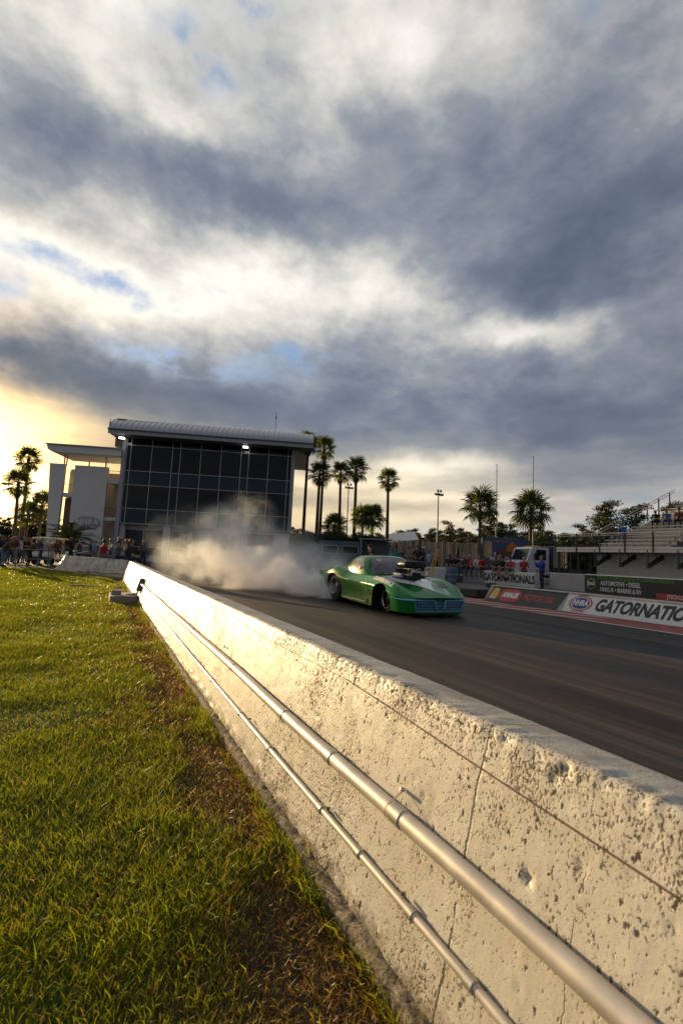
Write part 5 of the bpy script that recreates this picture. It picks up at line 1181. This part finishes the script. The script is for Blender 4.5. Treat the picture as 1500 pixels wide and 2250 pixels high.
POSES = dict(
 stand=pose(), hip=pose(Lel=(.32, .08, 1.14), Lwr=(.18, -.07, .99), Lha=(.12, -.10, .96)),
 phone=pose(Lel=(.25, -.16, 1.17), Lwr=(.08, -.33, 1.36), Lha=(.05, -.37, 1.44)),
 fold=pose(Lel=(.25, -.06, 1.14), Lwr=(-.02, -.21, 1.17), Lha=(-.10, -.20, 1.19)),
 lean=pose(pel=(0, .16, .92), chest=(0, -.08, 1.19), neck=(0, -.21, 1.35), head=(0, -.31, 1.48), Lsh=(.185, -.15, 1.29), Lel=(.25, -.36, 1.07), Lwr=(.09, -.50, 1.06), Lha=(.02, -.56, 1.05), Lhip=(.09, .16, .90), Lkn=(.105, .05, .49), Lan=(.11, .18, .085), Lto=(.13, .0, .035)),
 sit=pose(**SIT), sit_phone=pose(**{**SIT, 'Lel': (.25, -.20, .36), 'Lwr': (.08, -.38, .56), 'Lha': (.05, -.42, .64)}),
 hunch=pose(**{**SIT, 'chest': (0, -.14, .42), 'neck': (0, -.24, .58), 'head': (0, -.33, .71), 'Lsh': (.185, -.20, .53), 'Lel': (.25, -.38, .26), 'Lwr': (.06, -.55, .22), 'Lha': (.0, -.60, .20)}))
BONES = [('pel', 'chest', .135, .150, 'shirt'), ('chest', 'neck', .135, .060, 'shirt'), ('neck', 'head', .052, .062, 'skin'),
 ('sh', 'el', .062, .046, 'shirt'), ('el', 'wr', .043, .030, 'fore'), ('wr', 'ha', .030, .026, 'skin'), ('hip', 'kn', .088, .060, 'pants'), ('kn', 'an', .058, .040, 'shin'), ('an', 'to', .045, .034, 'shoe')]
SLOT = dict(skin=0, shirt=1, pants=2, shoe=3, hair=4, fore=5, shin=6)
TEMPL = {}
def template(pn, long_hair=False):
    key = (pn, long_hair)
    if key in TEMPL: return TEMPL[key]
    J = {k: Vector(v) for k, v in POSES[pn].items()}; caps = []
    for a, b, ra, rb_, tg in BONES:
        if a in J: caps.append((J[a], J[b], ra, rb_, tg))
        else:
            for s_ in 'LR': caps.append((J[s_+a], J[s_+b], ra, rb_, tg))
    for s_ in 'LR': caps.append((J['neck']*.3+J['chest']*.7, J[s_+'sh'], .10, .066, 'shirt')); caps.append((J['pel']-Vector((0, 0, .02)), J[s_+'hip'], .12, .105, 'pants'))
    # hand: thumb and fingers as short chains off the palm
    for s_ in 'LR':
        d = (J[s_+'ha']-J[s_+'wr']).normalized(); sd = d.cross(Vector((0, 1, .3))).normalized()
        caps.append((J[s_+'wr']+d*.03, J[s_+'wr']+d*.07+sd*.045, .013, .010, 'skin'))
        for q in (-.024, -.008, .008, .024): caps.append((J[s_+'ha']+sd*q, J[s_+'ha']+sd*q*1.2+d*(.055-abs(q)*.5)+Vector((0, -.012, 0)), .0105, .009, 'skin'))
    H = J['head']; up_ = (J['head']-J['neck']).normalized(); up_ = (up_+Vector((0, 0, 1.5))).normalized(); fwd = Vector((0, -1, 0))
    caps += [(H+up_*.045+fwd*-.012, H+up_*.035+fwd*.02, .092, .086, 'skin'), (H-up_*.04+fwd*.03, H-up_*.065+fwd*.045, .060, .045, 'skin'), (H-up_*.0+fwd*.10, H-up_*.03+fwd*.112, .012, .017, 'skin')]
    for s_ in (-1, 1): caps.append((H+Vector((s_*.083, .01, .02)), H+Vector((s_*.088, .015, -.015)), .016, .014, 'skin'))
    caps.append((H+up_*.065+fwd*-.03, H+up_*.02+fwd*-.045, .088, .085, 'hair'))
    if long_hair: caps += [(H+fwd*-.06, H-up_*.24+fwd*-.09, .08, .06, 'hair'), (H+Vector((.07, .03, 0)), H+Vector((.08, .03, -.2)), .04, .03, 'hair'), (H+Vector((-.07, .03, 0)), H+Vector((-.08, .03, -.2)), .04, .03, 'hair')]
    bm = bmesh.new()
    for a, b, ra, rb_, tg in caps:
        for c, r in ((a, ra), (b, rb_)):
            bmesh.ops.create_icosphere(bm, subdivisions=2, radius=r*1.02, matrix=Matrix.Translation(c))
        d = b-a
        if d.length > 1e-4:
            rot = d.to_track_quat('Z', 'Y').to_matrix().to_4x4()
            bmesh.ops.create_cone(bm, cap_ends=True, segments=14, radius1=ra, radius2=rb_, depth=d.length, matrix=Matrix.Translation((a+b)/2)@rot)
    me = bpy.data.meshes.new('p'); bm.to_mesh(me); bm.free(); o = link('tmp', me)
    m_ = o.modifiers.new('r', 'REMESH'); m_.mode = 'VOXEL'; m_.voxel_size = .0155; m_.use_smooth_shade = True
    m2 = o.modifiers.new('s', 'SMOOTH'); m2.iterations = 3; m2.factor = .5
    me = bake(o, 'person_body')
    C_ = np.zeros(len(me.polygons)*3); me.polygons.foreach_get('center', C_); C_ = C_.reshape(-1, 3); best = np.full(len(C_), 1e9); sl_ = np.zeros(len(C_), int)
    for a, b, ra, rb_, tg in caps:
        A = np.array(a); D_ = np.array(b)-A; L2_ = max(1e-9, D_@D_); u = np.clip((C_-A)@D_/L2_, 0, 1); dist = np.linalg.norm(C_-A-u[:, None]*D_, axis=1)-(ra+(rb_-ra)*u)
        w = dist < best; best[w] = dist[w]; sl_[w] = SLOT[tg]
    Hn = np.array(H); rel = C_-Hn; front = (rel[:, 1] < -.055)
    onhead = (np.linalg.norm(rel*np.array([1, 1, .8]), axis=1) < .16) & ((sl_ == 0) | (sl_ == 4)) & (rel[:, 2] > -.11)
    sl_[onhead] = np.where((rel[onhead, 2] > .075+.5*np.maximum(0, -rel[onhead, 1]-.06)) | ((rel[onhead, 1] > .0) & (rel[onhead, 2] > -.06) & (np.abs(rel[onhead, 0]) < .095)), 4, 0)
    for s_ in (-1, 1): sl_[np.linalg.norm(rel-np.array([s_*.09, .012, .0]), axis=1) < .028] = 0
    for i in range(7): me.materials.append(None)
    me.polygons.foreach_set('material_index', sl_.astype(np.int32)); me.polygons.foreach_set('use_smooth', [True]*len(me.polygons)); me.update()
    TEMPL[key] = (me, H.copy()); return TEMPL[key]
CLOTH = dict(red=(.30, .02, .02), black=(.014, .014, .016), grey=(.12, .13, .12), teal=(.01, .13, .11), blue=(.03, .12, .35), royal=(.02, .04, .30), navy=(.015, .02, .05), white=(.55, .55, .55), salmon=(.38, .09, .07), brown=(.09, .05, .03), pink=(.40, .12, .14), khaki=(.20, .15, .10), denim=(.05, .075, .14), ldenim=(.12, .16, .24), orange=(.45, .15, .04), olive=(.07, .07, .04), maroon=(.13, .02, .03), skyb=(.15, .32, .45), plum=(.12, .04, .14), plaid=(.25, .3, .38))
SKINC = [(.38, .22, .15), (.30, .16, .10), (.16, .08, .05), (.44, .27, .19)]; HAIRC = dict(dark=(.012, .010, .009), brown=(.06, .035, .02), blond=(.30, .20, .09), grey=(.25, .25, .25), bald=(.36, .21, .15))
def cloth(c): return mat('cloth_'+c, CLOTH[c], .85, 0, .15, 9, .2, 60)
cap_me = {}
def cap_mesh(c):
    if c not in cap_me:
        mb = MB(); mb.lathe([(.106, 0), (.108, .03), (.095, .075), (.055, .105), (.004, .115)], 18)
        mb.add([(-.075, -.085, .012), (.075, -.085, .012), (.055, -.175, .0), (-.055, -.175, .0), (-.075, -.085, .002), (.075, -.085, .002), (.055, -.175, -.008), (-.055, -.175, -.008)], [(0, 1, 2, 3), (7, 6, 5, 4), (2, 6, 7, 3), (0, 3, 7, 4), (1, 5, 6, 2), (0, 4, 5, 1)])
        cap_me[c] = mb.mesh('cap', mat('cap_'+c, CLOTH[c], .8), smooth='auto')
    return cap_me[c]
def person(label, x, y, z, face, pn='stand', shirt='black', pants='denim', hair='dark', skin=0, cap=None, fore='skin', shin='pants', shoe='black', h=1.0, lh=False, group=None, muffs=False):
    """face = bearing in degrees the person looks towards (0 = +y, 90 = +x)"""
    me, H = template(pn, lh)
    o = thing('person', label, 'person', (x, y, z), radians(180-face), group); o.scale = (h, h, h)
    b = link('body', me, o); sk = mat('skin%d' % skin, SKINC[skin], .55); hr = mat('hair_'+hair, HAIRC[hair], .6)
    for i, m_ in enumerate((sk, cloth(shirt), cloth(pants), cloth(shoe), hr, sk if fore == 'skin' else cloth(shirt), sk if shin == 'skin' else cloth(pants))):
        b.material_slots[i].link = 'OBJECT'; b.material_slots[i].material = m_
    if cap: link('cap', cap_mesh(cap), o, T3(H.x, H.y, H.z+.055))
    if muffs:
        MB().tube([(.10*cos(a), 0, .02+.125*sin(a)) for a in np.linspace(0, pi, 9)], .010, 6).build('ear_defender_band', cloth('black'), o, mtx=T3(H.x, H.y, H.z))
        for s_ in (-1, 1): MB().lathe([(.035, 0), (.045, .02), (.03, .04)], 12, mtx=T3(H.x+s_*.085, H.y, H.z)@RY(s_*pi/2)).build('ear_defender', cloth('black'), o)
    return o
def at(b, D, **k): x, y = spot(b, D); return x, y
G = 'men sitting on the barrier leg'
tz = .81
def on_leg(u): q = Vector((ax, ay, 0))+dl*u+nl*(-.12); return q.x, q.y
x, y = on_leg(2.75); person('man in a red shirt sitting on the white barrier, hands up to his face', x, y, tz, 75, 'sit_phone', 'red', 'grey', 'dark', 1, group=G)
x, y = on_leg(1.35); person('man in a grey-green shirt and purple cap sitting on the barrier', x, y, tz, 68, 'sit_phone', 'grey', 'navy', 'dark', 1, cap='plum', group=G)
x, y = on_leg(.35); person('heavy man in a black shirt sitting at the barrier corner', x, y, tz-.03, 100, 'sit', 'black', 'navy', 'dark', 1, h=1.04, group=G)
GL = 'people standing behind the barrier leg'
for lab, b, D, f, pn, sh, pa, ha, sk, cp, fo, hh, z in (
 ('dark hooded person standing alone in front of the drifting smoke', 316, 25.0, 215, 'fold', 'navy', 'navy', 'dark', 2, None, 'sleeve', 1.0, .1),
 ('man with a shaved head standing tall behind the seated men', 260, 27.0, 110, 'stand', 'black', 'denim', 'bald', 0, None, 'skin', 1.08, .1),
 ('person in a bright yellow cap behind the seated men', 277, 28.0, 100, 'phone', 'maroon', 'denim', 'dark', 1, 'orange', 'skin', 1.02, .1),
 ('person in a pale shirt squeezed between the red and grey-green seated men', 243, 29.0, 100, 'phone', 'skyb', 'denim', 'brown', 0, None, 'skin', 1.03, .1),
 ('person in a light blue top left of the man in red', 208, 34.0, 100, 'stand', 'skyb', 'ldenim', 'grey', 0, None, 'skin', 1.0, .1),
 ('person in an olive jacket half hidden left of the light blue top', 199, 36.0, 110, 'stand', 'olive', 'khaki', 'brown', 0, 'khaki', 'sleeve', 1.0, .1),
 ('broad man all in black standing behind the barrier end', 157, 30.0, 120, 'hip', 'black', 'black', 'dark', 2, None, 'skin', 1.06, .05),
 ('person in brown beside the motorcycle', 175, 33.0, 120, 'stand', 'brown', 'black', 'brown', 0, None, 'sleeve', .98, .05),
 ('blond person in grey beside the golf cart', 138, 33.0, 130, 'fold', 'grey', 'denim', 'blond', 3, None, 'skin', .98, .05)):
    x, y = spot(b, D); person(lab, x, y, z, f, pn, sh, pa, ha, sk, cp, fo, h=hh, group=GL)
GR = 'people at the pipe railing'
for lab, b, D, f, pn, sh, pa, ha, sk, cp, fo, lh in (
 ('person in a brown hooded top leaning on the railing at the far left', 16, 24.5, 110, 'lean', 'brown', 'ldenim', 'brown', 0, 'khaki', 'sleeve', False),
 ('tall dark-capped man behind the leaning brown top', 21, 27.5, 110, 'stand', 'black', 'denim', 'dark', 1, 'black', 'skin', False),
 ('person in dark clothes at the left picture edge', 3, 27.0, 100, 'stand', 'navy', 'black', 'dark', 1, None, 'sleeve', False),
 ('woman in a maroon top and pale cap near the railing', 37, 28.0, 110, 'stand', 'maroon', 'ldenim', 'brown', 0, None, 'skin', True),
 ('man in a white and black shirt behind the woman in maroon', 45, 29.5, 100, 'stand', 'white', 'black', 'dark', 2, 'navy', 'skin', False),
 ('short-haired person in black between the railing posts', 54, 30.0, 110, 'fold', 'black', 'denim', 'dark', 0, None, 'skin', False),
 ('person in a dark jacket bending at the railing', 72, 27.0, 110, 'lean', 'olive', 'black', 'blond', 0, None, 'sleeve', False),
 ('person in a plum top behind the bending dark jacket', 79, 31.0, 110, 'stand', 'plum', 'navy', 'dark', 1, 'navy', 'skin', False),
 ('tall man in a black cap at the back of the railing crowd', 10, 31.0, 105, 'stand', 'black', 'black', 'dark', 1, 'black', 'skin', False),
 ('person in a grey top between the brown top and the woman in maroon', 30, 30.5, 105, 'fold', 'grey', 'navy', 'brown', 0, None, 'skin', False),
 ('person in a khaki cap and black shirt behind the golf cart roof edge', 62, 33.0, 105, 'stand', 'black', 'khaki', 'dark', 1, 'khaki', 'skin', False),
 ('person in an orange top far back in the railing crowd', 68, 35.0, 105, 'stand', 'orange', 'denim', 'brown', 3, None, 'skin', False),
 ('person in a navy hooded top right of the golf cart', 128, 35.0, 110, 'phone', 'navy', 'denim', 'dark', 1, None, 'sleeve', False),
 ('blond woman in a blue top left of the golf cart', 90, 29.0, 110, 'stand', 'royal', 'denim', 'blond', 3, None, 'skin', True)):
    x, y = spot(b, D); person(lab, x, y, .03, f, pn, sh, pa, ha, sk, cp, fo, lh=lh, group=GR)
# officials by the start line
x, y = spot(866, 15.6); person('starter in a teal shirt with ear defenders and cap behind the car roof', x, y, .1, 250, 'stand', 'teal', 'khaki', 'brown', 0, 'khaki', muffs=True, h=1.04)
x, y = spot(812, 17.5); person('photographer in black with a yellow strap crouched behind the car', x, y, .1, 200, 'phone', 'black', 'black', 'dark', 1, 'black', 'sleeve', h=1.0)
# standing spectators beyond the start line
pf = thing('spectator_platform', 'low dark platform under the standing spectators at the fence', 'platform', (*spot(922, 31.0), .1), -YAW)
MB().box((0, 0, .22), (5.2, 2.4, .44), bev=.02).build('deck', mat('dark_planks', (.05, .045, .04), .8), pf); B('step', (0, -1.45, .1), (4, .4, .2), MATS['dark_planks'], pf)
GS2 = 'spectators standing by the fence'
for lab, b, D, sh, pa, ha, cp, pn, h_ in (
 ('spectator in a dark red top just right of the starter', 887, 30.5, 'maroon', 'denim', 'dark', None, 'stand', .97),
 ('spectator in a grey shirt with folded arms by the fence', 897, 30.2, 'grey', 'denim', 'brown', 'navy', 'fold', .98),
 ('spectator in an orange shirt by the fence', 907, 30.6, 'orange', 'khaki', 'brown', None, 'stand', .93),
 ('big spectator in a black shirt by the fence', 917, 30.2, 'black', 'black', 'dark', 'black', 'hip', 1.05),
 ('spectator in a dark navy jacket beside the big one in black', 928, 31.0, 'navy', 'denim', 'dark', None, 'stand', 1.0),
 ('spectator with a white cap standing high by the fence', 930, 31.6, 'grey', 'denim', 'grey', 'white', 'stand', 1.04),
 ('spectator in a plaid shirt low in front of the yellow poles', 942, 29.9, 'plaid', 'ldenim', 'brown', None, 'stand', .9),
 ('spectator in light blue behind the yellow poles', 945, 31.4, 'skyb', 'denim', 'dark', 'blue', 'phone', 1.0),
 ('small spectator in pink right of the yellow poles', 957, 31.0, 'pink', 'black', 'dark', None, 'stand', .9)):
    x, y = spot(b, D); person(lab, x, y, .54, 215, pn, sh, pa, ha, random.randrange(4), cp, h=h_, group=GS2)
# the seated row
GB = 'spectators sitting in a row on the bench wall'
bsv = Vector((BB[0]-BA[0], BB[1]-BA[1], 0)); bsl = bsv.length; bsv.normalize()
row = [('dark blue top and cap', 'navy', 'denim', 'navy', 'sit'), ('black top', 'black', 'ldenim', None, 'sit'), ('charcoal jacket', 'black', 'denim', 'black', 'hunch'), ('white and black top', 'white', 'ldenim', None, 'sit'), ('brown top and light blue cap', 'brown', 'denim', 'skyb', 'hunch'), ('maroon top', 'maroon', 'denim', None, 'sit'), ('pink top', 'pink', 'denim', None, 'sit'), ('pale grey top', 'white', 'ldenim', None, 'sit'), ('red top', 'red', 'maroon', 'black', 'hunch')]
order = ['leftmost', 'second', 'third', 'fourth', 'fifth', 'sixth', 'seventh', 'eighth', 'rightmost']
for i, (d_, sh, pa, cp, pn) in enumerate(row):
    u = .25+i*(bsl-.4)/8.0; q = Vector((BA[0], BA[1], 0))+bsv*u
    person('%s sitter on the bench wall, in a %s' % (order[i], d_), q.x+.28, q.y+.18, .96, 228+random.uniform(-12, 12), pn, sh, pa, random.choice(['dark', 'brown', 'blond']), random.randrange(4), cp, shoe='white' if i in (3, 4) else 'black', group=GB, h=random.uniform(1.05, 1.16))
GT = 'men on the Gatornationals block'
gv = Vector((GB2[0]-GA[0], GB2[1]-GA[1], 0)); gl = gv.length; gv.normalize()
for lab, u, sh, pa, cp, pn, sk in (('man in olive shorts and dark shirt leaning forward on the lettered block', .95, 'olive', 'khaki', 'plum', 'hunch', 0), ('man in a navy printed shirt and black cap on the lettered block', 1.55, 'navy', 'khaki', 'black', 'hunch', 0), ('man in a salmon shirt and dark cap on the lettered block', 2.15, 'salmon', 'grey', 'navy', 'hunch', 0)):
    q = Vector((GA[0], GA[1], 0))+gv*u; person(lab, q.x+.28, q.y+.1, .96, 235, pn, sh, pa, 'dark', sk, cp, shin='skin', group=GT, h=1.12)
q = Vector((GA[0], GA[1], 0))+gv*2.75; person('person in a red shirt behind the man in salmon', q.x+1.0, q.y+.3, .1, 250, 'stand', 'red', 'denim', 'blond', 3, h=1.05)
q = Vector((GA[0], GA[1], 0))+gv*.45; person('tall person in brown camouflage standing behind the lettered block', q.x+1.0, q.y, .1, 250, 'fold', 'olive', 'khaki', 'brown', 0, None, 'sleeve', h=1.12)
x, y = spot(1190, 25.0); person('woman in a royal blue jacket and jeans standing by the far barrier', x, y, .1, 300, 'phone', 'royal', 'navy', 'brown', 0, fore='sleeve', h=1.06, lh=False)
# on the bleachers
def bleacher(r, y_): return GX+1.15+.66*r, y_, .1+DZ+.22+.27*r+.25
for lab, r, y_, sh, pa, cp, pn in (('spectator in black sitting highest on the bleachers', 6, 17.6, 'black', 'black', None, 'hunch'), ('spectator in a bright blue shirt on the bleachers beside the one in black', 6, 16.9, 'blue', 'denim', None, 'hunch'), ('small spectator in dark red plaid on the bleachers', 6, 16.2, 'maroon', 'black', 'black', 'sit'), ('spectator in brown low at the left end of the bleachers', 2, 18.9, 'brown', 'denim', None, 'hunch'), ('spectator in blue low at the left end of the bleachers', 2, 18.3, 'blue', 'denim', 'grey', 'hunch')):
    X_, Y_, Z_ = bleacher(r, y_); person(lab, X_, Y_, Z_, 262, pn, sh, pa, 'brown', 0, cp, group='spectators on the bleachers')

# ------------------------------------------------------------------ left-hand things: railing, golf cart, motorcycle, car
ra, rb2 = Vector((*spot(-14, 25.2), 0)), Vector((*spot(114, 26.4), 0)); LR = (rb2-ra).length
PRL = thing('pipe_railing', 'low pipe railing in front of the crowd at the left', 'railing', (ra.x, ra.y, 0), atan2(rb2.y-ra.y, rb2.x-ra.x))
rp = mat('railing_grey', (.22, .22, .21), .5, .5)
for x in (0, 1.1, 2.15, LR-.12, LR): MB().tube([(x, 0, 0), (x, 0, 1.04)], .03, 8).build('post', rp, PRL, smooth='auto')
for z in (.48, 1.02): MB().tube([(0, 0, z), (LR, 0, z)], .024, 8).build('rail', rp, PRL, smooth='auto')
GC = thing('golf_cart', 'cream-roofed golf cart parked among the crowd at the left', 'golf cart', (*spot(112, 31.0), .02), radians(-20))
cream = mat('cart_cream', (.62, .58, .50), .4, 0, .05, 2, coat=.3); cbl = mat('cart_dark', (.03, .03, .03), .6)
rows = [[(x*(1-.04*q), y, 1.78+.05*(1-abs(x)**2)*(1-q)+.02*q*-1) for x in np.linspace(-.78, .78, 9)] for y, q in ((-.95, 1), (-.8, 0), (.8, 0), (.95, 1))]
mb = MB(); mb.grid(rows); mb.grid([[(x, y, z-.07) for x, y, z in r] for r in rows]); mb.build('roof', cream, GC, smooth='auto')
B('roof_edge', (0, -.96, 1.745), (1.5, .03, .08), cream, GC)
for x in (-.62, .62):
    MB().tube([(x, -.72, .85), (x, -.62, 1.74)], .022, 6).build('roof_post', cbl, GC); MB().tube([(x, .72, .8), (x, .72, 1.74)], .022, 6).build('roof_post', cbl, GC)
MB().prism([(-1.2, .35), (-1.2, .62), (-1.05, .82), (-.7, .88), (-.7, .35)], 1.2, mtx=T3(.6, 0, 0)@RZ(pi/2)).build('front_cowl', cream, GC)
MB().prism([(-.7, .30), (-.7, .40), (.95, .40), (1.1, .72), (1.1, .30)], 1.2, mtx=T3(.6, 0, 0)@RZ(pi/2)).build('floor_body', cream, GC)
cs_ = bpy.data.materials.new('cart_screen'); cs_.use_nodes = True; cs_.node_tree.nodes.clear(); t = NT(cs_.node_tree)
tb_ = t.n.new('ShaderNodeBsdfTransparent'); gb_ = t.n.new('ShaderNodeBsdfGlossy'); gb_.inputs['Roughness'].default_value = .05; mx_ = t.n.new('ShaderNodeMixShader'); t.put(mx_.inputs[0], t.add(.05, t.mul(t.noise(t.node('ShaderNodeTexCoord', 3), 3.0), .10))); t.l.new(tb_.outputs[0], mx_.inputs[1]); t.l.new(gb_.outputs[0], mx_.inputs[2]); om_ = t.n.new('ShaderNodeOutputMaterial'); t.l.new(mx_.outputs[0], om_.inputs[0])
B('windscreen', (0, -.68, 1.3), (1.2, .015, .82), cs_, GC)
B('seat', (0, .25, .78), (1.15, .5, .14), cream, GC, .04); B('seat_back', (0, .55, 1.08), (1.15, .12, .45), cream, GC, .04); B('bumper', (0, -1.24, .45), (1.1, .08, .14), cbl, GC)
for x in (-.45, .45): B('headlight', (x, -1.19, .64), (.22, .03, .10), letw, GC)
for x, sd in ((-.52, -1), (.52, 1)):
    for y in (-.85, .75):
        h_ = wheel(GC, (0, 0, 0), .24, .20); h_.matrix_local = T3(x, y, .24)@RZ(pi/2)@RX(pi/2 if sd < 0 else -pi/2)
GCP = 'people riding in the golf cart'
for lab, dx_ in (('passenger with long fair hair on the left seat of the golf cart', -.28), ('passenger with long hair on the right seat of the golf cart', .28)):
    v = Matrix.Translation(GC.location)@RZ(radians(-20))@Vector((dx_, .25, .86)); person(lab, v.x, v.y, v.z-.02, 160, 'sit', 'grey' if dx_ < 0 else 'olive', 'denim', 'blond', 3, lh=True, h=.88, group=GCP)
MC = thing('motorcycle', 'dark motorcycle with chrome parts behind the barrier end', 'motorcycle', (*spot(181, 29.0), .05), radians(-35))
for x in (-.70, .70):
    h_ = wheel(MC, (0, 0, 0), .31, .12, 1, chrome, .72); h_.matrix_local = T3(x, 0, .31)@RX(pi/2)
MB().tube([(-.7, 0, .31), (-.45, 0, .75), (-.35, 0, 1.0)], .025, 8).build('fork', chrome, MC); MB().tube([(-.25, -.36, 1.06), (-.38, -.15, 1.02), (-.38, .15, 1.02), (-.25, .36, 1.06)], .015, 6).build('handlebar', chrome, MC)
MB().box((-.10, 0, .80), (.5, .26, .22), bev=.08).build('fuel_tank', mat('bike_black', (.015, .015, .017), .2, .2, coat=1.0), MC, smooth='auto'); MB().box((.38, 0, .76), (.6, .26, .12), bev=.05).build('saddle', cbl, MC, smooth='auto')
MB().box((.02, 0, .45), (.46, .30, .38), bev=.06).build('engine', pol, MC, smooth='auto'); MB().tube([(.1, .18, .35), (.5, .2, .30), (.95, .2, .34)], .04, 8).build('exhaust', chrome, MC, smooth='auto')
MB().lathe([(.02, 0), (.09, .03), (.10, .10), (.09, .12)], 14, mtx=T3(-.46, 0, .92)@RY(-pi/2)).build('headlamp', chrome, MC, smooth='auto')
for nm_, lab, b, D, rz in (('parked_car', 'silver car parked behind the motorcycle with only its windscreen showing', 192, 40, radians(60)), ('parked_car', 'pale car roof far behind the left railing crowd', 75, 46, radians(20))):
    PC = thing(nm_, lab, 'car', (*spot(b, D), .02), rz); cm2 = mat('silver_car', (.38, .40, .42), .25, .5, .04, 2, coat=.8)
    pr = [(-2.2, .35), (-2.2, .72), (-1.9, .86), (-.95, .95), (-.35, 1.40), (.15, 1.47), (.9, 1.44), (1.6, 1.05), (2.15, .95), (2.2, .35)]
    rows = []
    for y, q in ((-.88, .0), (-.84, .6), (-.62, 1), (0, 1.02), (.62, 1), (.84, .6), (.88, 0)): rows.append([(x*(1 if z < 1 else .97), y*(1 if z < 1 else .86), z if z < .9 else .9+(z-.9)*(q if q > 0 else .0)) for x, z in pr])
    mb = MB(); mb.grid(rows)
    for r in (rows[0], rows[-1]): mb.add(r, [list(range(len(r)))])
    mb.build('body', cm2, PC, smooth='auto')
    MB().add([(-.93, -.62, .99), (-.93, .62, .99), (-.40, .52, 1.38), (-.40, -.52, 1.38)], [(0, 1, 2, 3)]).build('windscreen', shop_glass, PC)
    for s_ in (-1, 1): MB().add([(-.55, s_*.745, 1.02), (1.2, s_*.745, 1.06), (.8, s_*.69, 1.35), (-.15, s_*.69, 1.36)], [(0, 1, 2, 3)]).build('side_window', shop_glass, PC)
    for x in (-1.35, 1.35):
        for s_ in (-1, 1): wheel(PC, (x, s_*.78, .32), .32, .2, -s_)
tp = thing('camera_tripod', 'yellow and black tripod standing behind the car roof', 'tripod', (*spot(815, 17.0), .1))
for a in (0, 2.1, 4.2): MB().tube([(.32*cos(a), .32*sin(a), 0), (.03*cos(a), .03*sin(a), 1.45)], .018, 6).build('leg', MATS['yellow_paint'], tp)
MB().box((0, 0, 1.55), (.16, .26, .18), bev=.02).build('camera_head', cbl, tp)

# ------------------------------------------------------------------ tyre smoke
def make_smoke():
    m = bpy.data.materials.new('tyre_smoke'); m.use_nodes = True; m.node_tree.nodes.clear(); t = NT(m.node_tree)
    pos = t.node('ShaderNodeNewGeometry', 0)
    # puffs: centre, radii, peak density
    PUFF = [((6.15, 12.0, .36), (.58, .48, .48), 16.0), ((7.4, 12.3, .40), (.6, .6, .45), 2.5), ((6.0, 12.9, .50), (.95, .85, .60), 10.0), ((6.8, 13.6, .7), (1.3, 1.3, .8), 2.2), ((5.4, 13.8, .62), (1.3, 1.3, .80), 3.2),
            ((4.8, 15.6, .72), (1.7, 1.6, .95), 2.3), ((6.2, 16.0, .95), (1.5, 1.5, 1.1), 1.3), ((4.4, 17.8, .85), (2.1, 1.9, 1.15), 1.5), ((5.8, 19.3, 1.3), (2.2, 2.2, 1.5), .70), ((3.7, 20.6, 1.0), (2.0, 2.4, 1.35), .85), ((5.2, 22.0, 2.2), (2.1, 2.3, 1.9), .60), ((7.8, 17.5, .9), (1.8, 2.0, 1.1), .50), ((9.6, 20.5, 1.1), (2.4, 2.4, 1.2), .22), ((4.2, 25.0, 1.8), (2.6, 2.6, 2.2), .26), ((6.6, 23.5, 2.7), (2.4, 2.6, 2.0), .45), ((8.6, 22.0, 1.6), (2.4, 2.4, 1.5), .30)]
    wv = t.vm('SUBTRACT', t.noise(pos, .55, 3.0, .6, out=1), (.5, .5, .5)); wv2 = t.vm('SUBTRACT', t.noise(pos, 1.7, 3.0, .6, out=1), (.5, .5, .5))
    pw = t.vm('ADD', t.vm('ADD', pos, t.vm('SCALE', wv, 1.5)), t.vm('SCALE', wv2, .75))
    tot = None
    for c, r, d in PUFF:
        q = t.vm('MULTIPLY', t.vm('SUBTRACT', pw, c), tuple(1/a for a in r)); L = t.vm('DOT_PRODUCT', q, q, out=1)
        g = t.mul(t.ss(L, 1.0, .10), d); tot = g if tot is None else t.add(tot, g)
    nz = t.noise(pw, 1.15, 6.0, .62)
    dens = t.mul(t.mul(tot, t.ss(nz, .40, .60)), SMOKE_K)
    pv = t.n.new('ShaderNodeVolumePrincipled'); pv.inputs['Color'].default_value = (.86, .94, 1.0, 1); pv.inputs['Absorption Color'].default_value = (1, 1, 1, 1); pv.inputs['Anisotropy'].default_value = .25
    t.put(pv.inputs['Density'], dens); om = t.n.new('ShaderNodeOutputMaterial'); t.l.new(pv.outputs[0], om.inputs['Volume'])
    m.cycles.volume_step_rate = 0.6
    # domain: hull around the puffs
    bm = bmesh.new()
    for c, r, d in PUFF:
        v0 = len(bm.verts); bmesh.ops.create_icosphere(bm, subdivisions=2, radius=1.0, matrix=T3(*c)@SC(*[a*1.25+.35 for a in r]))
    for v in bm.verts: v.co.z = max(.112, v.co.z)
    bmesh.ops.convex_hull(bm, input=bm.verts[:]) if False else None
    me = bpy.data.meshes.new('s'); bm.to_mesh(me); bm.free(); o = link('tmp', me)
    r_ = o.modifiers.new('r', 'REMESH'); r_.mode = 'VOXEL'; r_.voxel_size = .25
    me = bake(o, 'tyre_smoke'); 
    for v in me.vertices: v.co.z = max(.112, v.co.z)
    me.materials.clear(); me.materials.append(m)
    o = link('tyre_smoke', me); tag(o, 'pale tyre smoke billowing from the rear wheels of the green car', 'smoke', kind='stuff'); return o
SMOKE_K = 0.52
make_smoke()
